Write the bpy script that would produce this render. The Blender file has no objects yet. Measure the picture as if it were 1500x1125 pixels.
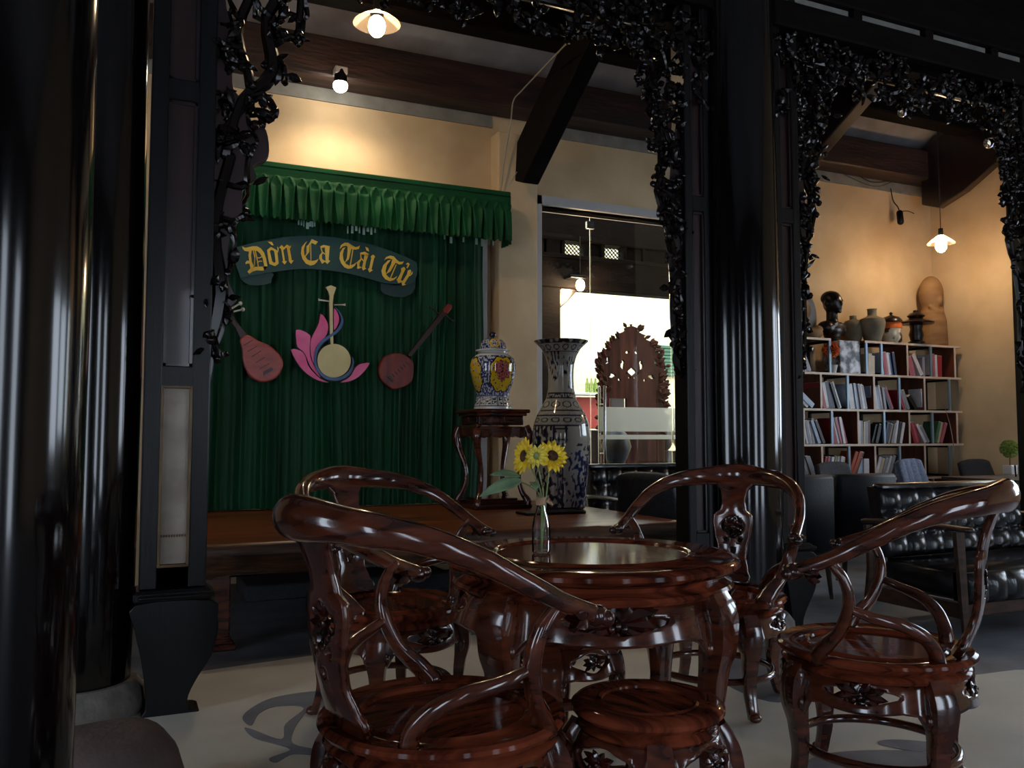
import bpy, bmesh, math, random
from mathutils import Vector, Matrix, noise
R = math.radians
SC = bpy.context.scene
COL = SC.collection

# ------------------------------------------------------------------ camera
CAM_H = 1.10; F = 1257.0; YAW = R(24.2); PITCH = math.atan(77.5 / F)
cam = bpy.data.cameras.new('camera'); cam.sensor_width = 36.0; cam.lens = F / 1500 * 36
cam.clip_end = 200
camo = bpy.data.objects.new('camera', cam); COL.objects.link(camo)
camo.location = (0, 0, CAM_H); camo.rotation_euler = (R(90) + PITCH, 0, -YAW)
SC.camera = camo

def at(px, py, ax, val):
    """a pixel of the 1500x1125 frame as a point on the world plane ax = val"""
    l = (px - 750) / F; u = (562.5 - py) / F
    d = math.cos(PITCH) - u * math.sin(PITCH); z = math.sin(PITCH) + u * math.cos(PITCH)
    r = (l * math.cos(YAW) + d * math.sin(YAW), -l * math.sin(YAW) + d * math.cos(YAW), z)
    o = (0, 0, CAM_H); i = 'XYZ'.index(ax); t = (val - o[i]) / r[i]
    return Vector((o[0] + t * r[0], o[1] + t * r[1], o[2] + t * r[2]))

# ------------------------------------------------------------------ sky, exposure, lamps
w = bpy.data.worlds.new('sky'); SC.world = w; w.use_nodes = True
bg = w.node_tree.nodes['Background']
bg.inputs[0].default_value = (0.74, 0.85, 1.0, 1); bg.inputs[1].default_value = 4.4
SC.view_settings.view_transform = 'Standard'; SC.view_settings.look = 'None'
SC.view_settings.gamma = 1.0; SC.view_settings.use_curve_mapping = False
SC.view_settings.exposure = 0.80

def lamp(name, kind, loc, energy, color, size=0.05, rot=None, **kw):
    l = bpy.data.lights.new(name, kind); l.energy = energy; l.color = color
    if kind in ('POINT', 'SPOT'): l.shadow_soft_size = size
    for k, v in kw.items(): setattr(l, k, v)
    o = bpy.data.objects.new(name, l); COL.objects.link(o); o.location = loc
    if rot: o.rotation_euler = rot
    return o
WARM = (1.0, 0.70, 0.40)
BACK_SPOT = lamp('spot_lamp_light', 'SPOT', (1.46, 6.30, 3.70), 20, (1.0, 0.80, 0.56), 0.05, (R(12), 0, R(0)), spot_size=R(150), spot_blend=0.8)
lamp('gate_lantern_light', 'POINT', (4.42, 7.55, 2.62), 12, WARM, 0.06)

# ------------------------------------------------------------------ materials
def nt(name):
    m = bpy.data.materials.new(name); m.use_nodes = True
    return m, m.node_tree.nodes, m.node_tree.links, m.node_tree.nodes['Principled BSDF']
def rgb(h, g=1.0):
    c = [int(h[i:i + 2], 16) / 255 for i in (0, 2, 4)]
    return tuple((x / 12.92 if x <= .04045 else ((x + .055) / 1.055) ** 2.4) * g for x in c) + (1,)
def mat(name, c1, c2=None, rough=0.5, metal=0, scale=8, stretch=(1, 1, 1), bump=0.0, bscale=None, coat=0, detail=4, spec=0.5, contrast=(0.35, 0.65), distort=0.0):
    m, n, l, b = nt(name)
    b.inputs['Roughness'].default_value = rough; b.inputs['Metallic'].default_value = metal
    b.inputs['Coat Weight'].default_value = coat; b.inputs['Coat Roughness'].default_value = 0.06
    b.inputs['Specular IOR Level'].default_value = spec
    b.inputs['Base Color'].default_value = c1
    tc = n.new('ShaderNodeTexCoord'); mp = n.new('ShaderNodeMapping'); mp.inputs['Scale'].default_value = stretch
    l.new(tc.outputs['Object'], mp.inputs['Vector'])
    if c2:
        t = n.new('ShaderNodeTexNoise'); t.inputs['Scale'].default_value = scale; t.inputs['Detail'].default_value = detail
        t.inputs['Distortion'].default_value = distort
        l.new(mp.outputs[0], t.inputs['Vector'])
        r = n.new('ShaderNodeValToRGB'); r.color_ramp.elements[0].color = c1; r.color_ramp.elements[1].color = c2
        r.color_ramp.elements[0].position = contrast[0]; r.color_ramp.elements[1].position = contrast[1]
        l.new(t.outputs[0], r.inputs[0]); l.new(r.outputs[0], b.inputs['Base Color'])
    if bump:
        t2 = n.new('ShaderNodeTexNoise'); t2.inputs['Scale'].default_value = bscale or scale; t2.inputs['Detail'].default_value = 3
        l.new(mp.outputs[0], t2.inputs['Vector'])
        bp = n.new('ShaderNodeBump'); bp.inputs['Strength'].default_value = bump; bp.inputs['Distance'].default_value = 0.02
        l.new(t2.outputs[0], bp.inputs['Height']); l.new(bp.outputs[0], b.inputs['Normal'])
    return m
def emis(name, c, s):
    m, n, l, b = nt(name); b.inputs['Base Color'].default_value = c
    b.inputs['Emission Color'].default_value = c; b.inputs['Emission Strength'].default_value = s
    return m
def paint(name, rough=0.1, coat=0.5):
    m, n, l, b = nt(name); a = n.new('ShaderNodeVertexColor'); a.layer_name = 'glaze'
    l.new(a.outputs[0], b.inputs['Base Color']); b.inputs['Roughness'].default_value = rough; b.inputs['Coat Weight'].default_value = coat
    return m
def glassy(name, tint, gloss=0.08, frost=None, ior=1.45):
    m = bpy.data.materials.new(name); m.use_nodes = True; n = m.node_tree.nodes; l = m.node_tree.links; n.clear()
    o = n.new('ShaderNodeOutputMaterial'); tr = n.new('ShaderNodeBsdfTransparent'); tr.inputs[0].default_value = tint
    g = n.new('ShaderNodeBsdfGlossy'); g.inputs['Roughness'].default_value = 0.02
    fr = n.new('ShaderNodeFresnel'); fr.inputs[0].default_value = ior
    mx = n.new('ShaderNodeMixShader'); l.new(fr.outputs[0], mx.inputs[0]); l.new(tr.outputs[0], mx.inputs[1]); l.new(g.outputs[0], mx.inputs[2])
    out = mx
    if frost:
        tl = n.new('ShaderNodeBsdfTranslucent'); tl.inputs[0].default_value = frost
        m2 = n.new('ShaderNodeMixShader'); m2.inputs[0].default_value = 0.5
        l.new(mx.outputs[0], m2.inputs[1]); l.new(tl.outputs[0], m2.inputs[2]); out = m2
    l.new(out.outputs[0], o.inputs[0]); return m

M = {}
M['rose'] = mat('polished rosewood', rgb('2a110c'), rgb('703824'), 0.15, scale=3.2, stretch=(1.2, 1.2, 5), coat=0.6, detail=5, distort=1.6, contrast=(0.30, 0.78))
M['rose_top'] = mat('polished rosewood top', rgb('3a170f'), rgb('86412a'), 0.09, scale=2.6, stretch=(1.0, 5.5, 1), coat=0.0, spec=.28, detail=5, distort=1.8, contrast=(0.38, 0.68))
M['rose_dark'] = mat('carved rosewood', rgb('1c0a07'), rgb('45190f'), 0.2, scale=20, coat=0.5)
M['black'] = mat('black lacquer', rgb('060506'), rgb('0b0809'), 0.12, scale=3, stretch=(1, 1, .15), bump=0.05, bscale=5, coat=0.15, spec=.45)
M['rose_top'].node_tree.nodes['Principled BSDF'].inputs['IOR'].default_value = 1.25
M['postblack'] = mat('satin black post', rgb('08080a'), rgb('100e10'), 0.35, scale=5, stretch=(3, 3, .3), bump=.05, bscale=20, spec=.3)
M['dark'] = mat('dark brown wood', rgb('120b0a'), rgb('241512'), 0.3, scale=6, stretch=(3, 3, .4), coat=0.25, bump=.06, bscale=30)
M['redpanel'] = mat('dark red wood panel', rgb('1f0e0d'), rgb('32191a'), 0.35, scale=5, stretch=(4, 4, .4), coat=0.2)
M['carve'] = mat('glossy carved dark wood', rgb('0a0605'), rgb('150c0a'), 0.2, scale=30, spec=.3, coat=0.0)
M['beam'] = mat('aged brown beam', rgb('1d110f'), rgb('3e2620'), 0.6, scale=4, stretch=(.5, 3, 3), bump=.3, bscale=14)
M['rafter'] = mat('black roof timber', rgb('0a0808'), rgb('150f0e'), 0.7, spec=.08, scale=5, stretch=(1, 3, 3), bump=.2, bscale=12)
M['roof'] = mat('grey roof lining', rgb('8a8789'), rgb('a8a5a8'), 0.85, scale=3, bump=.1)
M['wall'] = mat('cream plaster', rgb('c6aa84'), rgb('d6bc96'), 0.85, scale=2.5, bump=.08, bscale=9)
M['wallfar'] = mat('pale yellow plaster', rgb('dfd0a0'), rgb('e6d8ac'), 0.85, scale=2)
M['grey_edge'] = mat('grey stand-in strip', rgb('77756f'), rgb('88867f'), 0.8, scale=8)  # flat grey for the wall-top shadow and the lit lintel gaps
M['white'] = mat('white painted wood', rgb('b9b6b4'), None, 0.4)
M['floor'] = mat('worn concrete', rgb('5c5e65'), rgb('767880'), 0.55, scale=3.5, bump=.05, bscale=60, detail=8)
M['floor_light'] = mat('beige floor paint', rgb('cdc7b9'), rgb('dcd5c6'), 0.6, scale=3, bump=.05, bscale=60, detail=8)
M['floor_dark'] = mat('blue grey floor paint', rgb('6e717b'), rgb('83878f'), 0.6, scale=6, bump=.05, bscale=60, detail=8)
M['stone'] = mat('rough grey stone', rgb('5a5550'), rgb('857e76'), 0.9, scale=9, bump=.6, bscale=18)
M['pouf'] = mat('brown grey cloth', rgb('5a4a47'), rgb('6e5c57'), 0.9, scale=6, bump=.2, bscale=50)
M['green'] = mat('green curtain velvet', rgb('04331c'), rgb('07482a'), 0.65, scale=1.2, stretch=(3, 1, .5), spec=.3)
M['green2'] = mat('bright green valance', rgb('063c20'), rgb('0a4f29'), 0.7, scale=3, spec=.25)
M['stage'] = mat('golden brown stage wood', rgb('45210f'), rgb('86481f'), 0.3, spec=.35, scale=2.2, stretch=(.5, 6, 6), coat=.0, detail=6, distort=1.0)
M['stage_edge'] = mat('live edge stage wood', rgb('281810'), rgb('6a4730'), 0.45, scale=2.0, stretch=(.7, 2, 7), bump=.3, bscale=7, detail=6, distort=1.5)
M['banner'] = mat('dark teal banner board', rgb('123c3a'), rgb('1c4a45'), 0.5, scale=3)
M['banner_fold'] = mat('teal banner fold', rgb('12312e'), rgb('1c413b'), 0.5, scale=3)
M['gold'] = mat('yellow gold lettering', rgb('edbe34'), rgb('f6d160'), 0.4, scale=4)
M['pink'] = mat('pink lotus board', rgb('ee5590'), rgb('f878a8'), 0.45, scale=5)
M['blue'] = mat('blue swirl board', rgb('1c3a66'), rgb('3f6aa0'), 0.4, scale=4)
M['cream'] = mat('cream board', rgb('dccb8c'), rgb('e8d89c'), 0.5, scale=5)
M['blackb'] = mat('black backing board', rgb('0a0a10'), None, 0.5)
M['lute'] = mat('red brown lute wood', rgb('8f2f26'), rgb('b14a3e'), 0.35, scale=4, stretch=(1, 1, 3))
M['lute2'] = mat('dark red lute wood', rgb('5e1a10'), rgb('8c2e1b'), 0.4, scale=4, stretch=(4, 1, 1))
M['lutedark'] = mat('dark lute neck', rgb('33120f'), None, 0.35)
M['ivory'] = mat('ivory peg', rgb('cfc8b8'), None, 0.3)
M['porcelain'] = paint('painted porcelain glaze', 0.08, .8)
M['steel'] = mat('brushed steel', rgb('b5b5b5'), None, 0.25, 1)
M['glass'] = glassy('clear glass', (0.95, 0.96, 0.95, 1))
M['glassb'] = glassy('bottle glass', (0.96, 0.98, 0.97, 1), ior=1.22)
M['frost'] = glassy('frosted glass film', (0.8, 0.82, 0.82, 1), frost=(0.95, 0.96, 0.96, 1))
M['leather'] = mat('black leather', rgb('0c0c0e'), rgb('15151a'), 0.28, scale=30, bump=.08, bscale=70, coat=.25)
M['navy'] = mat('navy black leather', rgb('060913'), rgb('0a1020'), 0.55, scale=12, bump=.06, bscale=60, spec=.25, coat=.0)
M['greycloth'] = mat('charcoal upholstery', rgb('23252a'), rgb('32343a'), 0.8, scale=60, bump=.1)
M['bluecloth'] = mat('blue grey upholstery', rgb('3b4257'), rgb('515a72'), 0.8, scale=60, bump=.1)
M['walnut'] = mat('brown chair frame wood', rgb('2a1c15'), rgb('4a3326'), 0.4, scale=6, stretch=(1, 1, 4))
M['birch'] = mat('pale shelf edge', rgb('c9b5a2'), rgb('d8c6b2'), 0.5, scale=6)
M['shelfbrown'] = mat('brown shelf board', rgb('4a2318'), rgb('6b3826'), 0.45, scale=4, stretch=(4, 4, .5))
M['blackmetal'] = mat('black metal frame', rgb('0c0d10'), None, 0.4, .5)
M['bronze'] = mat('dark bronze', rgb('120d0b'), rgb('2a1d18'), 0.3, .3, scale=8, bump=.2)
M['plaster'] = mat('dusty wood carving', rgb('7d5c3a'), rgb('93704a'), 0.8, scale=3, stretch=(1, 1, 4), bump=.2)
M['clay'] = mat('grey clay', rgb('6a6250'), rgb('877d68'), 0.8, scale=7, bump=.2)
M['granite'] = mat('polished grey granite', rgb('3a3d44'), rgb('d8dce4'), 0.15, scale=9, contrast=(.42, .6))
M['orange'] = mat('orange petals', rgb('c2521a'), rgb('e07428'), 0.7, scale=20)
M['whitepot'] = mat('white glazed pot', rgb('d5d2cd'), None, 0.3)
M['leafgreen'] = mat('fresh green foliage', rgb('5f7a28'), rgb('9aa84a'), 0.7, scale=40)
M['leafpale'] = mat('pale green leaf', rgb('55704f'), rgb('7d9470'), 0.5, scale=12)
M['stem'] = mat('green stem', rgb('6d7f4a'), rgb('8d9a60'), 0.5, scale=12)
M['petal'] = mat('sunflower yellow', rgb('e9b70c'), rgb('f8d92e'), 0.5, scale=16)
M['petal2'] = mat('pale sunflower yellow', rgb('e3c638'), rgb('f2e060'), 0.5, scale=16)
M['seed'] = mat('brown seed centre', rgb('2c170c'), rgb('6b431e'), 0.9, scale=70, bump=.5)
M['raffia'] = mat('raffia tie', rgb('9c7a5a'), rgb('bb9a78'), 0.9, scale=40, bump=.4)
M['cable'] = mat('white cable', rgb('9b968a'), None, 0.5)
M['cabled'] = mat('black cable', rgb('1b1512'), None, 0.5)
M['inlay'] = mat('beige stone inlay', rgb('8d8072'), rgb('b2a595'), 0.6, scale=4, stretch=(1, 1, 1.5), bump=.05)
M['shutter'] = mat('green shutter', rgb('2c5c40'), None, 0.5)
M['mahog'] = mat('mahogany board', rgb('1d0e09'), rgb('3a1e13'), 0.6, spec=.05, scale=3, stretch=(4, 4, .5))
M['red'] = mat('red poster', rgb('a83226'), rgb('c04a3a'), 0.6, scale=5)
M['paper'] = mat('white paper', rgb('d8d5cc'), None, 0.7)
M['bulb'] = emis('lit bulb', (1.0, 0.72, 0.44, 1), 110)
M['bulbw'] = emis('lit spot lens', (1.0, 0.93, 0.80, 1), 30)
M['shade'] = glassy('glass lamp shade', (0.85, 0.78, 0.70, 1), frost=(0.8, 0.72, 0.62, 1), ior=1.2)
M['ledoff'] = mat('bright chrome', rgb('cfd4ea'), None, 0.15, 1)
M['fringe'] = mat('silver fringe', rgb('9fc0b4'), None, 0.3, .6)

# ------------------------------------------------------------------ mesh helpers
class MB:
    def __init__(s): s.v = []; s.f = []; s.m = []
    def add(s, vs, fs, mi=0, X=None):
        k = len(s.v)
        s.v += [tuple(X @ Vector(q)) if X else tuple(q) for q in vs]
        s.f += [tuple(i + k for i in g) for g in fs]; s.m += [mi] * len(fs); return s
    def box(s, x0, x1, y0, y1, z0, z1, mi=0, X=None):
        return s.add([(x, y, z) for x in (x0, x1) for y in (y0, y1) for z in (z0, z1)],
                     [(0, 1, 3, 2), (4, 6, 7, 5), (0, 4, 5, 1), (2, 3, 7, 6), (0, 2, 6, 4), (1, 5, 7, 3)], mi, X)
    def cbox(s, x0, x1, y0, y1, z0, z1, c=0.006, mi=0, X=None):
        """chamfered box"""
        vs = []; idx = {}
        for a in (0, 1):
            for b in (0, 1):
                for d in (0, 1):
                    for k in range(3):
                        q = [(x0, x1)[a], (y0, y1)[b], (z0, z1)[d]]
                        for j in range(3):
                            if j != k: q[j] += c * (1 if (a, b, d)[j] == 0 else -1)
                        idx[(a, b, d, k)] = len(vs); vs.append(q)
        fs = []
        for k in range(3):
            for s_ in (0, 1):
                i, j = [q for q in range(3) if q != k]
                ring = []
                for (p, q) in ((0, 0), (1, 0), (1, 1), (0, 1)):
                    t = [0, 0, 0]; t[k] = s_; t[i] = p; t[j] = q; ring.append(idx[(t[0], t[1], t[2], k)])
                fs.append(tuple(ring))
        for k in range(3):
            i, j = [q for q in range(3) if q != k]
            for p in (0, 1):
                for q in (0, 1):
                    r = []
                    for e in (0, 1):
                        t = [0, 0, 0]; t[k] = e; t[i] = p; t[j] = q
                        r.append((idx[(t[0], t[1], t[2], i)], idx[(t[0], t[1], t[2], j)]))
                    fs.append((r[0][0], r[0][1], r[1][1], r[1][0]))
        for a in (0, 1):
            for b in (0, 1):
                for d in (0, 1): fs.append(tuple(idx[(a, b, d, k)] for k in range(3)))
        return s.add(vs, fs, mi, X)
    def lathe(s, prof, n=48, c=(0, 0, 0), mi=0, X=None, cap=True):
        vs = []; fs = []; k = len(prof)
        for i in range(n):
            a = 2 * math.pi * i / n
            for r, z in prof: vs.append((c[0] + r * math.cos(a), c[1] + r * math.sin(a), c[2] + z))
        for i in range(n):
            j = (i + 1) % n
            for q in range(k - 1): fs.append((i * k + q, j * k + q, j * k + q + 1, i * k + q + 1))
        if cap:
            if prof[0][0] > 1e-4: fs.append(tuple(i * k for i in range(n))[::-1])
            if prof[-1][0] > 1e-4: fs.append(tuple(i * k + k - 1 for i in range(n)))
        return s.add(vs, fs, mi, X)
    def tube(s, pts, rad, n=10, sub=6, flat=(1, 1), up=(0, 0, 1), mi=0, X=None, square=0, caps=True):
        pts = [Vector(p) for p in pts]; m = len(pts)
        if not isinstance(rad, (list, tuple)): rad = [rad] * m
        if not isinstance(flat[0], (list, tuple)): flat = [flat] * m
        P = []; Q = []; FL = []
        for i in range(m - 1):
            p0 = pts[max(i - 1, 0)]; p1 = pts[i]; p2 = pts[i + 1]; p3 = pts[min(i + 2, m - 1)]
            for k in range(sub):
                t = k / sub
                P.append(.5 * ((2 * p1) + (p2 - p0) * t + (2 * p0 - 5 * p1 + 4 * p2 - p3) * t * t + (3 * p1 - p0 - 3 * p2 + p3) * t ** 3))
                e = t * t * (3 - 2 * t)
                Q.append(rad[i] * (1 - e) + rad[i + 1] * e); FL.append([flat[i][j] * (1 - e) + flat[i + 1][j] * e for j in (0, 1)])
        P.append(pts[-1]); Q.append(rad[-1]); FL.append(flat[-1])
        vs = []; fs = []; N = len(P)
        if caps:
            # rounded ends
            t0 = (P[0] - P[1]).normalized(); t1 = (P[-1] - P[-2]).normalized()
            P = [P[0] + t0 * Q[0] * .75, P[0] + t0 * Q[0] * .45] + P + [P[-1] + t1 * Q[-1] * .45, P[-1] + t1 * Q[-1] * .75]
            Q = [Q[0] * .35, Q[0] * .8] + Q + [Q[-1] * .8, Q[-1] * .35]; FL = [FL[0]] * 2 + FL + [FL[-1]] * 2; N += 4
        upv = Vector(up)
        for i in range(N):
            t = (P[min(i + 1, N - 1)] - P[max(i - 1, 0)])
            t = t.normalized() if t.length > 1e-9 else Vector((0, 0, 1))
            a = t.cross(upv)
            if a.length < 1e-3: a = t.cross(Vector((1, 0, 0.01)))
            a.normalize(); b = a.cross(t).normalized(); upv = b if abs(t.dot(Vector(up))) > .9 else Vector(up)
            for k in range(n):
                th = 2 * math.pi * (k + .5) / n; ca, sa = math.cos(th), math.sin(th)
                if square:
                    e = 1 / max(abs(ca), abs(sa)) ; ca *= 1 + (e - 1) * square; sa *= 1 + (e - 1) * square
                vs.append(P[i] + a * ca * Q[i] * FL[i][0] + b * sa * Q[i] * FL[i][1])
        for i in range(N - 1):
            for k in range(n):
                j = (k + 1) % n; fs.append((i * n + k, i * n + j, (i + 1) * n + j, (i + 1) * n + k))
        fs.append(tuple(range(n))[::-1]); fs.append(tuple((N - 1) * n + k for k in range(n)))
        return s.add(vs, fs, mi, X)
    def blob(s, c, r, rot=None, n=8, k=6, mi=0, X=None):
        vs = [(0, 0, -1)]; fs = []
        for i in range(1, k):
            a = -math.pi / 2 + math.pi * i / k
            for j in range(n): b = 2 * math.pi * j / n; vs.append((math.cos(a) * math.cos(b), math.cos(a) * math.sin(b), math.sin(a)))
        vs.append((0, 0, 1)); L = len(vs) - 1
        for j in range(n): fs.append((0, 1 + (j + 1) % n, 1 + j)); fs.append((L, L - n + j, L - n + (j + 1) % n))
        for i in range(k - 2):
            for j in range(n):
                a = 1 + i * n; fs.append((a + j, a + (j + 1) % n, a + n + (j + 1) % n, a + n + j))
        rr = r if isinstance(r, (tuple, list)) else (r, r, r)
        vs = [Vector((q[0] * rr[0], q[1] * rr[1], q[2] * rr[2])) for q in vs]
        if rot is not None: vs = [rot @ q for q in vs]
        vs = [q + Vector(c) for q in vs]
        return s.add(vs, fs, mi, X)
    def prism(s, poly, fn, d0, d1, mi=0):
        n = len(poly)
        vs = [fn(x, y, d0) for x, y in poly] + [fn(x, y, d1) for x, y in poly]
        fs = [tuple(range(n)), tuple(range(n, 2 * n))[::-1]] + [(i, (i + 1) % n, n + (i + 1) % n, n + i) for i in range(n)]
        return s.add(vs, fs, mi)
    def leaf(s, c, d, L, W, nrm, mi=0, cup=.25):
        """a small cupped pointed leaf"""
        d = Vector(d).normalized(); nrm = Vector(nrm); a = d.cross(nrm)
        if a.length < 1e-4: a = d.cross(Vector((.3, .5, .8)))
        a.normalize(); b = a.cross(d).normalized(); c = Vector(c)
        vs = [c]
        for t, ww in ((.25, .8), (.55, 1.0), (.8, .55)):
            vs += [c + d * L * t - a * W * ww * .5, c + d * L * t + b * W * cup, c + d * L * t + a * W * ww * .5]
        vs += [c + d * L]
        back = [v - b * W * .18 for v in vs]; n = len(vs)
        fs = [(0, 1, 2), (0, 2, 3), (1, 4, 5, 2), (2, 5, 6, 3), (4, 7, 8, 5), (5, 8, 9, 6), (7, 10, 8), (8, 10, 9)]
        fb = [tuple(i + n for i in f[::-1]) for f in fs]
        ring = [0, 1, 4, 7, 10, 9, 6, 3]
        fr = [(ring[i], ring[(i + 1) % 8] , ring[(i + 1) % 8] + n, ring[i] + n) for i in range(8)]
        return s.add(vs + back, fs + fb + fr, mi)
    def build(s, name, m, parent=None, smooth=40, bevel=0, solid=0, off=0, fix=True, label=None, loc=None):
        me = bpy.data.meshes.new(name); me.from_pydata([tuple(q) for q in s.v], [], s.f)
        ms = m if isinstance(m, (list, tuple)) else [m]
        for q in ms: me.materials.append(M[q] if isinstance(q, str) else q)
        if len(ms) > 1: me.polygons.foreach_set('material_index', s.m)
        me.validate(); me.update()
        if fix:
            bm = bmesh.new(); bm.from_mesh(me); bmesh.ops.recalc_face_normals(bm, faces=bm.faces); bm.to_mesh(me); bm.free()
        if smooth:
            me.polygons.foreach_set('use_smooth', [True] * len(me.polygons))
            me.set_sharp_from_angle(angle=R(smooth))
        o = bpy.data.objects.new(name, me); COL.objects.link(o)
        if parent: o.parent = parent
        if loc: o.location = loc
        if solid:
            md = o.modifiers.new('s', 'SOLIDIFY'); md.thickness = solid; md.offset = off
        if bevel:
            md = o.modifiers.new('b', 'BEVEL'); md.width = bevel; md.segments = 2; md.limit_method = 'ANGLE'
        if label: o['label'] = label
        return o

def sheet(nu, nv, fn, holes=(), closed=False):
    """grid u,v in 0..1 mapped by fn, with smooth-edged openings (cu, cv, ru, rv, lobes)"""
    P = {}
    for i in range(nu + (0 if closed else 1)):
        for j in range(nv + 1): P[(i, j)] = [i / nu, j / nv]
    def e(u, v, h):
        cu, cv, ru, rv, lo = h; du = u - cu
        if closed: du = (du + .5) % 1 - .5
        a = math.atan2((v - cv) / rv, du / ru); k = 1 + lo * math.cos(4 * a)
        return math.hypot(du / ru, (v - cv) / rv) / k
    quads = []; gone = []
    for i in range(nu):
        for j in range(nv):
            i2 = (i + 1) % nu if closed else i + 1
            q = ((i, j), (i2, j), (i2, j + 1), (i, j + 1)); cu = (i + .5) / nu; cv = (j + .5) / nv
            h = next((h for h in holes if e(cu, cv, h) < 1), None)
            (gone if h else quads).append((q, h))
    kept = {p for q, _ in quads for p in q}
    done = set()
    for q, h in gone:
        for p in q:
            if p in kept and p not in done:
                u, v = P[p]; k = e(u, v, h); cu, cv = h[0], h[1]; du = u - cu
                if closed: du = (du + .5) % 1 - .5
                if .5 < k < 1.9: P[p] = [cu + du / k, cv + (v - cv) / k]
                done.add(p)
    ids = {p: i for i, p in enumerate(sorted(kept))}
    mb = MB(); mb.add([fn(*P[p]) for p in sorted(kept)], [tuple(ids[p] for p in q) for q, _ in quads]); return mb

def empty(name, loc, rz=0):
    o = bpy.data.objects.new(name, None); COL.objects.link(o); o.location = loc; o.rotation_euler = (0, 0, rz)
    o.empty_display_size = .1; return o
def tag(o, label=None, cat=None, group=None, kind=None):
    if label: o['label'] = label
    if cat: o['category'] = cat
    if group: o['group'] = group
    if kind: o['kind'] = kind
    return o
def thing(name, label, cat, loc=(0, 0, 0), rz=0, group=None): return tag(empty(name, loc, rz), label, cat, group)
def struct(o, label=None): o['kind'] = 'structure'; return tag(o, label)
def copy_tree(o, parent=None):
    c = o.copy(); COL.objects.link(c); c.parent = parent
    for ch in [q for q in list(bpy.data.objects) if q.parent == o]: copy_tree(ch, c)
    return c
rnd = random.Random(7)
def lerp(tab, x):
    for (a, p), (b, q) in zip(tab, tab[1:]):
        if x <= b: t = (x - a) / (b - a); t = t * t * (3 - 2 * t); return p + (q - p) * t
    return tab[-1][1]

# ================================================================== THE ROOM
XL, XR, YB, YW = -3.6, 8.25, -3.6, 6.8
fl = struct(MB().box(XL, 14, YB, 13, -.1, 0).build('floor', 'floor', smooth=0))
def floor_patch(name, pts, m, z):
    P = [at(x, y, 'Z', 0) for x, y in pts]
    P = smooth_loop([(p.x, p.y) for p in P])
    return MB().prism(P, lambda x, y, d: (x, y, d), .0, z).build(name, m, fl, smooth=0)
def smooth_loop(p, sub=5):
    n = len(p); out = []
    for i in range(n):
        a, b, c, d = [Vector(p[(i + k) % n]) for k in (-1, 0, 1, 2)]
        for k in range(sub):
            t = k / sub; q = .5 * ((2 * b) + (c - a) * t + (2 * a - 5 * b + 4 * c - d) * t * t + (3 * b - a - 3 * c + d) * t ** 3)
            out.append((q.x, q.y))
    return out
floor_patch('painted_patch', [(60, 1022), (180, 1000), (300, 983), (420, 966), (560, 947), (700, 930), (860, 912), (985, 908), (1060, 925), (1085, 950), (1050, 985), (1075, 1010), (1140, 1030), (1190, 1010), (1300, 1000), (1420, 990), (1520, 985), (1560, 1060), (1500, 1180), (1100, 1260), (700, 1280), (300, 1260), (80, 1150)], 'floor_light', .002)
floor_patch('painted_scroll', [(355, 1052), (372, 1036), (405, 1022), (470, 1013), (560, 1012), (560, 1028), (465, 1038), (440, 1055), (428, 1078), (432, 1092), (470, 1101), (470, 1108), (430, 1106), (405, 1118), (395, 1112), (425, 1100), (405, 1092), (372, 1082), (358, 1068), (370, 1070), (412, 1084), (418, 1062), (445, 1038), (405, 1036), (380, 1046), (368, 1064)], 'floor_dark', .004)
floor_patch('painted_scroll', [(1180, 1135), (1190, 1112), (1240, 1102), (1330, 1101), (1385, 1112), (1410, 1140), (1300, 1160)], 'floor_dark', .004)
floor_patch('painted_scroll', [(1286, 1090), (1310, 1085), (1370, 1090), (1400, 1100), (1340, 1102)], 'floor_dark', .005)

# back wall with a tall doorway
wl = MB()
wl.box(XL, 3.32, YW, YW + .18, 0, 4.25); wl.box(3.32, 5.62, YW, YW + .18, 3.17, 4.25); wl.box(5.62, XR + .2, YW, YW + .18, 0, 4.25)
struct(wl.build('wall_back', 'wall', smooth=0))
struct(MB().box(2.85, 3.22, 6.62, YW, 0, 3.72).build('trim_1', 'wall', smooth=0, bevel=.01), 'cream plaster pilaster beside the curtain')
struct(MB().box(XL, 2.86, YW - .015, YW, 3.80, 3.92).box(3.22, XR, YW - .015, YW, 3.8, 3.92).build('beam_shadow_strip', 'grey_edge', smooth=0), 'grey stand-in strip for the beam shadow along the wall top')  # shadow below the wall beam, put into colour as a thin grey strip
struct(MB().box(3.24, 3.33, 6.76, 7.0, 0, 3.25).box(3.24, 5.70, 6.76, 7.0, 3.17, 3.25).build('trim_3', 'white', smooth=0), 'white trim around the glass doors')
struct(MB().box(2.70, 2.765, 6.66, 6.8, .0, 2.95).build('trim_4', 'white', smooth=0, bevel=.008), 'narrow white upright beside the curtain')
struct(MB().box(2.5, 2.72, 6.72, 6.8, .0, 2.95).build('trim_5', 'dark', smooth=0), 'dark wooden upright behind the curtain edge')
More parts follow.
